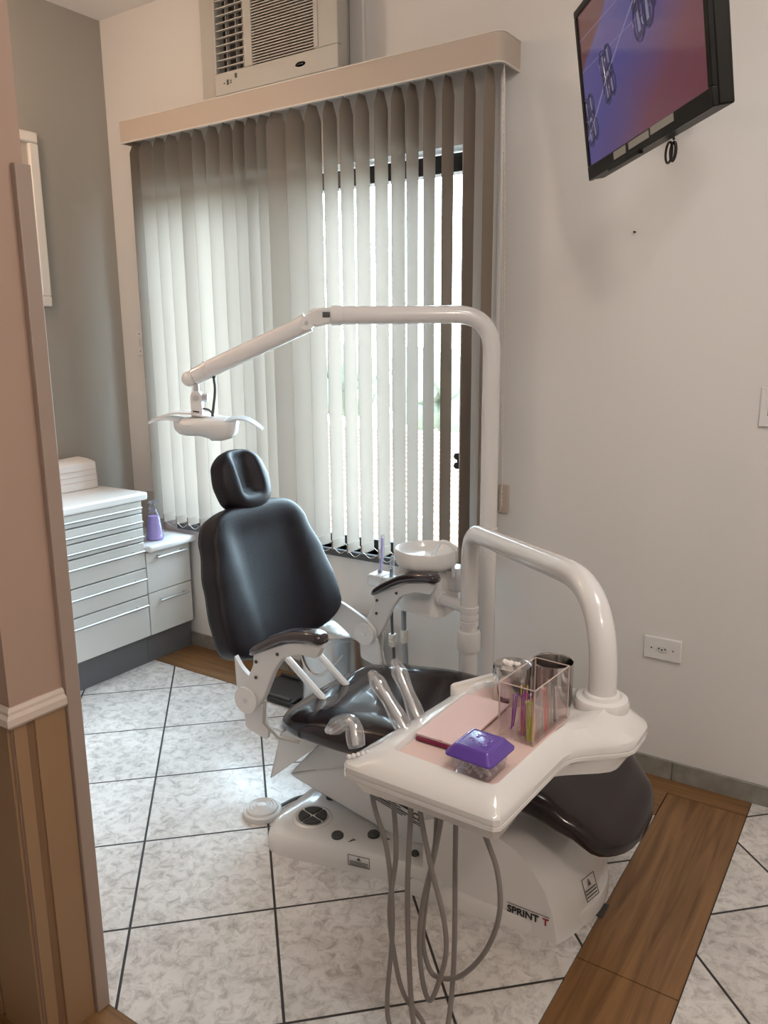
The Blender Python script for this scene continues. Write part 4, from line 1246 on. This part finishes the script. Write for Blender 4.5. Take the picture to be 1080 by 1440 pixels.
# sleeved handpieces resting along the tray's left edge
def handpiece(label_i, base, tip, bendv=None):
    base = Vector(base); tip = Vector(tip)
    bm = B(); mid = bendv if bendv else base.lerp(tip, .5)
    tube(bm, spline([base, mid, tip], 8), lambda t: .0062 - .001 * t, 14)
    h_ = obj('handpiece', bm, M_['metalw'], du_)
    bm = B(); tube(bm, spline([base - (tip - base) * .05, Vector(mid) + Vector((.001, 0, .002)), tip + (tip - base) * .12], 8), lambda t: .0165 + .002 * math.sin(t * 9) if t < .85 else .0165 - .060 * (t - .85), 14)
    obj('clear_sleeve', bm, M_['sleeve'], h_)
handpiece(0, (2.468, -1.295, .700), (2.392, -1.262, .795))
handpiece(1, (2.462, -1.345, .708), (2.372, -1.318, .785))
handpiece(2, (2.436, -1.475, .720), (2.345, -1.435, .705), (2.408, -1.455, .752))

# hoses hanging under the tray
def hose(pts, r=.0042, m='hose'):
    bm = B(); tube(bm, spline(pts, 10), r, 10); return obj('hose', bm, M_[m], du_)
HY = -1.45
def hp_(l, dy=0., y1=None):
    n = len(l) - 1
    return [(x, HY + dy + ((y1 - dy - HY) * i / n if y1 is not None else 0), z) for i, (x, z) in enumerate(l)]
hose([(2.461, -1.462, .640), (2.468, -1.46, .590), (2.490, -1.45, .495), (2.501, -1.45, .340), (2.487, -1.45, .167), (2.496, -1.455, .102), (2.530, -1.45, .045), (2.552, -1.44, .050), (2.560, -1.425, .110), (2.522, -1.44, .117 + .06), (2.505, -1.446, .250), (2.494, -1.450, .369), (2.510, -1.45, .503), (2.506, -1.455, .640)], .0050)
hose([(2.546, -1.455, .640), (2.544, -1.452, .590), (2.536, -1.45, .435), (2.539, -1.45, .276), (2.550, -1.45, .132), (2.572, -1.445, .06), (2.600, -1.42, .075), (2.590, -1.36, .20), (2.570, -1.32, .45), (2.565, -1.31, .640)], .0054)
hose([(2.566, -1.455, .640), (2.569, -1.455, .603), (2.590, -1.452, .503), (2.616, -1.45, .407), (2.622, -1.45, .332), (2.605, -1.45, .252), (2.585, -1.447, .204), (2.568, -1.444, .233), (2.558, -1.442, .318), (2.566, -1.440, .417), (2.590, -1.438, .530), (2.609, -1.437, .640)], .0050)
hose([(2.588, -1.428, .640), (2.587, -1.428, .590), (2.583, -1.427, .531), (2.564, -1.425, .417), (2.556, -1.425, .318), (2.567, -1.425, .262), (2.589, -1.425, .243), (2.640, -1.425, .270), (2.692, -1.425, .350), (2.719, -1.425, .443), (2.713, -1.425, .528), (2.688, -1.43, .600), (2.680, -1.43, .640)], .0050)
bm = B(); cyl(bm, (2.45, -1.462, .632), (2.45, -1.462, .646), .010, 12)
for x, y in ((2.506, -1.455), (2.546, -1.455), (2.588, -1.44), (2.680, -1.43)): cyl(bm, (x, y, .628), (x, y, .642), .009, 12)
obj('hose_gland', bm, M_['white'], du_)

# --- cuspidor
cu = thing('spittoon_unit', 'white spittoon bowl with spout on a small housing behind the chair arm', 'spittoon', (1.93, -.34, .56))
CB = Vector((1.925, -.345, .730))
bm = B()
lathe(bm, [(0, -.004), (.080, -.004), (.098, .000), (.105, .010), (.107, .022), (.108, .054), (.105, .058), (.101, .055), (.096, .040), (.080, .024), (.030, .014), (.012, .010), (0, .008)], CB, 48)
obj('bowl', bm, M_['whiteg'], cu, ang=50)
bm = B(); lathe(bm, [(0, .0095), (.011, .0110), (.013, .0125), (.011, .0135), (0, .0120)], CB, 16); obj('drain', bm, M_['alu'], cu)
bm = B()
f0 = fillet([(1.805, -.390), (1.990, -.410), (2.012, -.386), (2.005, -.235), (1.80, -.235)], [.03, .03, .02, .03, .03], 6)
f0 = [Vector(p) for p in f0]
loft(bm, [lp(inset(f0, .012), .560), lp(f0, .566), lp(f0, .580), lp(inset(f0, .004), .585), lp(inset(f0, .010), .66), lp(inset(f0, .014), .700), lp(inset(f0, .024), .718), lp(inset(f0, .05), .727)])
obj('housing', bm, M_['whiteg'], cu, ang=40)
bm = B(); box(bm, (1.955, -.33, .64), (2.045, -.25, .722)); obj('spout_block', bm, M_['white'], cu, bevel=.012, seg=3)
bm = B(); tube(bm, bend([(2.028, -.345, .70), (2.028, -.345, .812), (1.985, -.352, .822), (1.955, -.357, .765)], [.02, .016], 6), .0065, 12); obj('spout', bm, M_['white'], cu)
bm = B(); tube(bm, [(2.00, -.385, .632), TC + Vector((-.006, 0, .632))], .019, 20); obj('support_pipe', bm, M_['enamel'], cu)
bm = B(); lathe(bm, [(.019, 0), (.027, 0), (.027, .010), (.019, .012)], (2.000, -.385, .632), 24, Matrix.Rotation(PI / 2, 3, 'Y')); obj('pipe_flange', bm, M_['white'], cu)
bm = B(); box(bm, (1.700, -.35, .625), (1.83, -.30, .655)); box(bm, (1.688, -.362, .618), (1.745, -.292, .662))
obj('suction_holder', bm, M_['labelw'], cu, bevel=.006)
def drop_hose(x, y, z0, m, r, conn):
    bm = B(); tube(bm, spline([(x, y, z0), (x + .001, y, z0 - .1), (x + .012, y - .005, z0 - .22), (x + .03, y - .03, z0 - .40), (x + .05, y - .07, .03)], 8), r, 10); h_ = obj('drop_hose', bm, M_[m], cu)
    bm = B(); lathe(bm, [(0, 0), (.013, 0), (.014, -.004), (.014, -.016), (.0125, -.018), (.0125, -.024), (.014, -.026), (.014, -.042), (.010, -.048), (0, -.048)], (x + .003, y, z0 - conn), 16); obj('connector', bm, M_['hem'], h_)
drop_hose(1.775, -.335, .580, 'cable', .0055, .135)
drop_hose(1.832, -.345, .575, 'hoseb', .0095, .10)
t = thing('suction_tip', 'clear suction tube with a violet core standing in its holder', 'suction tip', (1.722, -.33, .662))
bm = B(); tube(bm, [(1.722, -.330, .640), (1.731, -.33, .72), (1.737, -.332, .805)], lambda q: .0095 - .002 * q, 12); obj('sheath', bm, M_['sleeve'], t)
bm = B(); tube(bm, [(1.722, -.330, .655), (1.731, -.33, .72), (1.736, -.332, .795)], .0035, 8); obj('core', bm, M_['violet'], t)
bm = B(); bmesh.ops.create_uvsphere(bm, u_segments=12, v_segments=8, radius=.0075, matrix=Matrix.Translation((1.722, -.331, .668))); obj('valve', bm, M_['cable'], t)
t = thing('water_syringe_cover', 'short clear cap beside the violet suction tube', 'suction tip', (1.768, -.325, .655))
bm = B(); tube(bm, [(1.768, -.325, .640), (1.772, -.325, .70), (1.775, -.325, .732)], lambda q: .012 - .004 * q, 12); obj('cap', bm, M_['sleeve'], t)
bm = B(); tube(bm, [(1.768, -.325, .650), (1.770, -.325, .685)], .006, 8); obj('nozzle', bm, M_['cable'], t)

# --- floor things
fs = thing('foot_switch', 'round ribbed white foot switch on the tile floor', 'foot switch', (1.658, -.918, 0))
c = Vector((1.658, -.918, 0))
bm = B(); lathe(bm, [(0, 0), (.060, 0), (.062, .006), (.061, .016), (.056, .020), (0, .020)], c, 40); obj('housing', bm, M_['white'], fs)
bm = B()
pr_ = [(.052, .018)]
for r in (.050, .040, .030, .020): pr_ += [(r, .026 + (.05 - r) * .25), (r - .0035, .0285 + (.05 - r) * .25), (r - .0065, .0255 + (.05 - r) * .25)]
pr_ += [(.010, .034), (0, .034)]
lathe(bm, pr_, c, 40); obj('pedal', bm, M_['white'], fs)
bm = B(); tube(bm, spline([c + Vector((.03, .05, .010)), (1.70, -.80, .007), (1.745, -.745, .010), (1.772, -.722, .012)], 10), .0055, 8); obj('cable', bm, M_['cable'], fs)

bn_ = thing('pedal_bin', 'round polished steel pedal bin behind the dental chair', 'bin', (1.425, -.205, 0))
c = Vector((1.425, -.200, 0))
bm = B(); lathe(bm, [(.150, .035), (.150, .350), (.146, .352)], c, 48); lathe(bm, [(.146, .352), (.146, .035), (.150, .035)], c, 48); obj('drum', bm, M_['binsteel'], bn_)
bm = B(); lathe(bm, [(0, 0), (.155, 0), (.157, .006), (.155, .038), (.148, .042), (0, .042)], c, 40); obj('base_ring', bm, M_['black'], bn_)
bm = B(); lathe(bm, [(.152, .350), (.154, .356), (.152, .368), (.13, .386), (.06, .400), (0, .403)], c, 48); lathe(bm, [(0, .350), (.152, .350)], c, 48); obj('lid', bm, M_['binsteel'], bn_)
bm = B(); box(bm, (-.03, -.20, .012), (.03, -.14, .022), Matrix.Translation(c) @ Matrix.Rotation(-.9, 4, 'Z')); obj('pedal', bm, M_['black'], bn_, bevel=.003)
bm = B(); tube(bm, [c + Vector((.154 * math.cos(a), .154 * math.sin(a) * 1.0, .30 - .09 * math.sin(PI * f))) for f in [i / 16 for i in range(17)] for a in [-2.3 + 1.5 * f]], .004, 8); obj('carry_handle', bm, M_['alu'], bn_)
bk_ = thing('floor_tray', 'flat black tray lying on the floor beside the steel bin', 'tray', (1.12, -.20, 0))
bm = B(); box(bm, (1.02, -.30, 0.0015), (1.25, -.08, .022)); obj('tray_base', bm, M_['black'], bk_, bevel=.006)
bm = B(); box(bm, (1.03, -.29, .022), (1.24, -.278, .034)); obj('tray_lip', bm, M_['dkgrey'], bk_, bevel=.003)
bm = B(); box(bm, (1.03, -.102, .022), (1.24, -.09, .034)); obj('tray_lip', bm, M_['dkgrey'], bk_, bevel=.003)
tag(obj('floor_clip', box(B(), (2.672, -.792, .0008), (2.722, -.735, .004)), M_['dkgrey'], bevel=.001), 'small dark metal plate on the floor between chair base and wooden border', 'floor plate')

# ================================================================== THINGS ON THE TRAY
Z0 = .7160
t = thing('gauze_jar', 'lidded polished steel jar topped with a tuft of cotton', 'jar', (2.598, -1.126, Z0))
c = Vector((2.598, -1.126, Z0))
bm = B(); lathe(bm, [(0, 0), (.0375, 0), (.0395, .003), (.0395, .060), (0, .060)], c, 40); obj('jar_body', bm, M_['steel'], t)
bm = B(); lathe(bm, [(0, .0605), (.0410, .0605), (.0412, .078), (.0395, .0815), (.036, .0805), (0, .0795)], c, 40); obj('jar_lid', bm, M_['steel'], t)
bm = B()
for i in range(9):
    a = random.random() * 6.3; r = random.uniform(0, .012)
    bmesh.ops.create_icosphere(bm, subdivisions=2, radius=random.uniform(.004, .007), matrix=Matrix.Translation(c + Vector((r * math.cos(a) * 1.5, r * math.sin(a) * .7, .0825 + random.uniform(0, .002)))))
for v in bm.verts: v.co += Vector((random.uniform(-1, 1), random.uniform(-1, 1), random.uniform(-1, 1))) * .0009
tag(obj('cotton_tuft', bm, M_['cotton']), 'tuft of white cotton lying on the steel jar lid', 'cotton')
t = thing('instrument_cup', 'open polished steel cup behind the clear brush box', 'cup', (2.672, -1.083, Z0))
c = Vector((2.672, -1.083, Z0))
bm = B(); lathe(bm, [(0, 0), (.041, 0), (.0430, .003), (.0430, .088), (.0440, .090), (.0437, .092), (.0420, .091), (.0412, .088), (.0412, .004), (0, .003)], c, 44); obj('cup_body', bm, M_['steel'], t)
bm = B(); lathe(bm, [(0, .030), (.0410, .030)], c, 40); bm2 = bm; obj('dark_interior', bm, M_['gap'], t)  # flat dark disc put in for the cup's dark interior

bx = thing('acrylic_box', 'open clear acrylic box holding coloured applicator brushes', 'box', (2.688, -1.214, Z0))
q4 = [Vector((2.643, -1.287)), Vector((2.7195, -1.292)), Vector((2.7305, -1.141)), Vector((2.654, -1.136))]
BH = .113; TKN = .0022
q4i = inset(q4, TKN)
q4i = []
cen = sum((p for p in q4), Vector((0, 0))) / 4
for i in range(4):
    a = (q4[i - 1] - q4[i]).normalized(); b2 = (q4[(i + 1) % 4] - q4[i]).normalized(); q4i.append(q4[i] + (a + b2) * TKN)
bm = B(); loft(bm, [lp(q4i, Z0 + .003), lp(q4i, Z0 + BH), lp(q4, Z0 + BH), lp(q4, Z0), ], cap=False)
bm.faces.new([bm.verts.new(v) for v in lp(q4, Z0)]); bm.faces.new([bm.verts.new(v) for v in lp(q4i, Z0 + .003)])
bmesh.ops.remove_doubles(bm, verts=bm.verts, dist=1e-6)
obj('clear_walls', bm, M_['acrylic'], bx, smooth=False)
bm = B()
for i in range(4):
    a, b2 = q4[i], q4[(i + 1) % 4]; ai, bi = q4i[i], q4i[(i + 1) % 4]
    loft(bm, [[Vector((p.x, p.y, z)) for p in (a, b2, bi, ai)] for z in (Z0 + BH, Z0 + BH + .0012)])
    cyl(bm, (a.lerp(ai, .5).x, a.lerp(ai, .5).y, Z0), (a.lerp(ai, .5).x, a.lerp(ai, .5).y, Z0 + BH), .0016, 6)
obj('bright_edges', bm, M_['acredge'], bx, smooth=False)
kinds = [('purple', 'purple', 3, .072, (.15, .25)), ('ypurple', 'magenta', 4, .086, (.52, .16)), ('yellow', 'yellow', 2, .098, (.48, .22)), ('lime', 'lime green', 4, .080, (.82, .06)),
         ('orange', 'orange', 3, .086, (.90, .18)), ('coral', 'coral red', 3, .088, (.88, .46)), ('tan', 'tan', 3, .094, (.80, .62)), ('greystick', 'dark grey', 2, .078, (.84, .80)), ('pale', 'pale clear', 8, .070, (.50, .5))]
ux = q4[1] - q4[0]; uy = q4[3] - q4[0]
RIGHT = Vector((Rm[0][0], Rm[1][0], Rm[2][0]))
ORD = ['leftmost', 'second from left', 'third from left', 'fourth from left', 'fifth from left', 'sixth from left', 'seventh from left', 'eighth from left', 'ninth from left', 'tenth from left', 'eleventh from left', 'twelfth from left', 'thirteenth from left']
def ordered(lst, text):
    lst = sorted(lst, key=lambda o: Vector(o.location).dot(RIGHT))
    for i, o in enumerate(lst):
        o['label'] = text % ('rightmost' if i == len(lst) - 1 else ORD[i])
for mk, cn, n, hh, (fx, fy) in kinds:
    proto = None; made = []
    for i in range(n):
        sp_ = .38 if mk == 'pale' else .07
        gx = min(.90, max(.10, fx + random.uniform(-sp_, sp_))); gy = min(.93, max(.07, fy + random.uniform(-sp_, sp_)))
        p = q4[0] + ux * gx + uy * gy
        if proto is None:
            base = Vector((p.x, p.y, Z0 + .0032))
            r_ = thing('applicator_brush', '%s applicator brush standing in the clear acrylic box' % cn, 'brush', base, '%s brushes in the acrylic box' % cn)
            bm = B(); lathe(bm, [(0, 0), (.0016, 0), (.0016, hh * .55), (.0011, hh * .62), (.0010, hh * .92), (0, hh * .92)], base, 8); obj('stick', bm, M_[mk], r_)
            bm = B(); lathe(bm, [(0, hh * .90), (.0013, hh * .92), (.0019, hh * .96), (.0010, hh), (0, hh)], base, 8); obj('brush_tip', bm, M_['paper' if mk == 'pale' else mk], r_)
            proto = r_
        else:
            r_ = proto.copy(); COL.objects.link(r_); r_.location = (p.x, p.y, Z0 + .0032)
            for chd in list(proto.children):
                cc = chd.copy(); COL.objects.link(cc); cc.parent = r_
        made.append(r_)
        # lean, but keep the top inside the walls
        cx_ = (.5 - gx); cy_ = (.5 - gy)
        r_.rotation_euler = (-cy_ * .10 + random.uniform(-.04, .04), cx_ * .16 + random.uniform(-.05, .05), 0)
    ordered(made, '%s ' + 'of the %s applicator brushes in the clear acrylic box' % cn)

bm = B()
x0, x1, y0, y1 = 2.515, 2.614, -1.385, -1.172
def sheet(bm, x0, x1, y0, y1, z, th, wav):
    top_, bot = [], []
    nx, ny = 14, 20
    grid = []
    for i in range(nx + 1):
        row = []
        for j in range(ny + 1):
            fx, fy = i / nx, j / ny
            zz = z + th + wav * (.5 * math.sin(fx * 5 + fy * 3) + .3 * math.sin(fy * 11 + 1)) + (.0022 * math.exp(-((fx - .55) / .04) ** 2))
            row.append((bm.verts.new((x0 + (x1 - x0) * fx, y0 + (y1 - y0) * fy, zz)), bm.verts.new((x0 + (x1 - x0) * fx, y0 + (y1 - y0) * fy, z))))
        grid.append(row)
    for i in range(nx):
        for j in range(ny):
            bm.faces.new([grid[i][j][0], grid[i + 1][j][0], grid[i + 1][j + 1][0], grid[i][j + 1][0]])
            bm.faces.new([grid[i][j][1], grid[i][j + 1][1], grid[i + 1][j + 1][1], grid[i + 1][j][1]])
    for i in range(nx):
        for j in (0, ny): bm.faces.new([grid[i][j][0], grid[i][j][1], grid[i + 1][j][1], grid[i + 1][j][0]])
    for j in range(ny):
        for i in (0, nx): bm.faces.new([grid[i][j][0], grid[i][j + 1][0], grid[i][j + 1][1], grid[i][j][1]])
    return bm
tag(obj('paper_bib', sheet(B(), x0, x1, y0, y1, Z0 + .0085, .0035, .0008), M_['pink'], ang=60), 'folded pale pink paper bib on the white tray', 'paper')
bm = B(); box(bm, (x0 + .002, y0 - .006, Z0 + .0004), (x1 - .004, y1 + .004, Z0 + .0080)); tag(obj('folder', bm, M_['maroon'], bevel=.003), 'glossy maroon folder under the pink paper bib', 'folder')

TBc = Vector((2.670, -1.418, Z0))
tb = thing('swab_tub', 'square clear tub of cotton swabs with embossed purple lid', 'tub', TBc)
rot = Matrix.Rotation(math.radians(-3), 3, 'Z')
def sq(h, z, r): return [TBc + rot @ Vector((p.x, p.y, z)) for p in fillet([Vector((-h, -h)), Vector((h, -h)), Vector((h, h)), Vector((-h, h))], r, 5)]
bm = B(); loft(bm, [sq(.034, 0, .01), sq(.036, .002, .01), sq(.0395, .036, .010), sq(.0380, .036, .010), sq(.0345, .003, .010)], cap=False)
bm.faces.new([bm.verts.new(p) for p in sq(.034, 0, .01)]); bm.faces.new([bm.verts.new(p) for p in sq(.0345, .003, .01)])
obj('tub_body', bm, M_['tub'], tb, ang=50)
bm = B(); loft(bm, [sq(.0465, .036, .012), sq(.0480, .0365, .012), sq(.0480, .040, .012), sq(.0465, .042, .012), sq(.0370, .0535, .010), sq(.0350, .0560, .009), sq(.0340, .0565, .009)])
ld = obj('lid', bm, M_['lid'], tb, ang=30)
bm = B(); loft(bm, [sq(.031, .0564, .004), sq(.031, .0572, .004), sq(.0298, .0572, .004), sq(.0298, .0564, .004)], closed=True)
for i in range(9):
    a0 = random.uniform(0, 6.3); rr = random.uniform(.004, .008); cxy = Vector((random.uniform(-.016, .016), random.uniform(-.016, .016)))
    tube(bm, [TBc + rot @ Vector((cxy.x + rr * math.cos(a0 + q * .45), cxy.y + rr * math.sin(a0 + q * .45), .0566)) for q in range(9)], .0009, 6)
obj('embossed_flourish', bm, M_['lidhi'], ld)
proto = None; rows = ([], [])
for i in range(26):
    side_ = i % 2
    f = (i // 2 + .5) / 13
    if side_ == 0: px_, py_ = -.032 + .064 * f, -.0315
    else: px_, py_ = .0315, -.028 + .06 * f
    zz = .008 + (i * 7 % 5) * .0045
    base = TBc + rot @ Vector((px_, py_, zz))
    ang_ = (PI / 2 if side_ == 0 else PI) + random.uniform(-.25, .25)
    if proto is None:
        r_ = thing('cotton_swab', 'white tipped cotton swab packed in the clear purple-lidded tub', 'cotton swab', base, 'cotton swabs in the tub')
        bm = B(); tube(bm, [base + Vector((-.001, 0, 0)), base + Vector((.0, 0, 0)), base + Vector((.004, 0, 0)), base + Vector((.008, 0, 0)), base + Vector((.011, 0, 0))], lambda q: [.0018, .0030, .0033, .0028, .0012][min(4, int(q * 4.01))], 10); obj('cotton_tip', bm, M_['cotton'], r_)
        bm = B(); cyl(bm, base + Vector((.009, 0, 0)), base + Vector((.028, 0, 0)), .0011, 6); obj('stick', bm, M_['swabstick'], r_)
        r_.rotation_euler = (0, 0, ang_); proto = r_
    else:
        r_ = proto.copy(); COL.objects.link(r_); r_.location = base; r_.rotation_euler = (0, random.uniform(-.2, .2), ang_)
        for chd in list(proto.children):
            cc = chd.copy(); COL.objects.link(cc); cc.parent = r_
    rows[side_].append(r_)
ordered(rows[0], '%s white cotton swab along the front wall of the purple-lidded tub')
ordered(rows[1], '%s white cotton swab along the right wall of the purple-lidded tub')
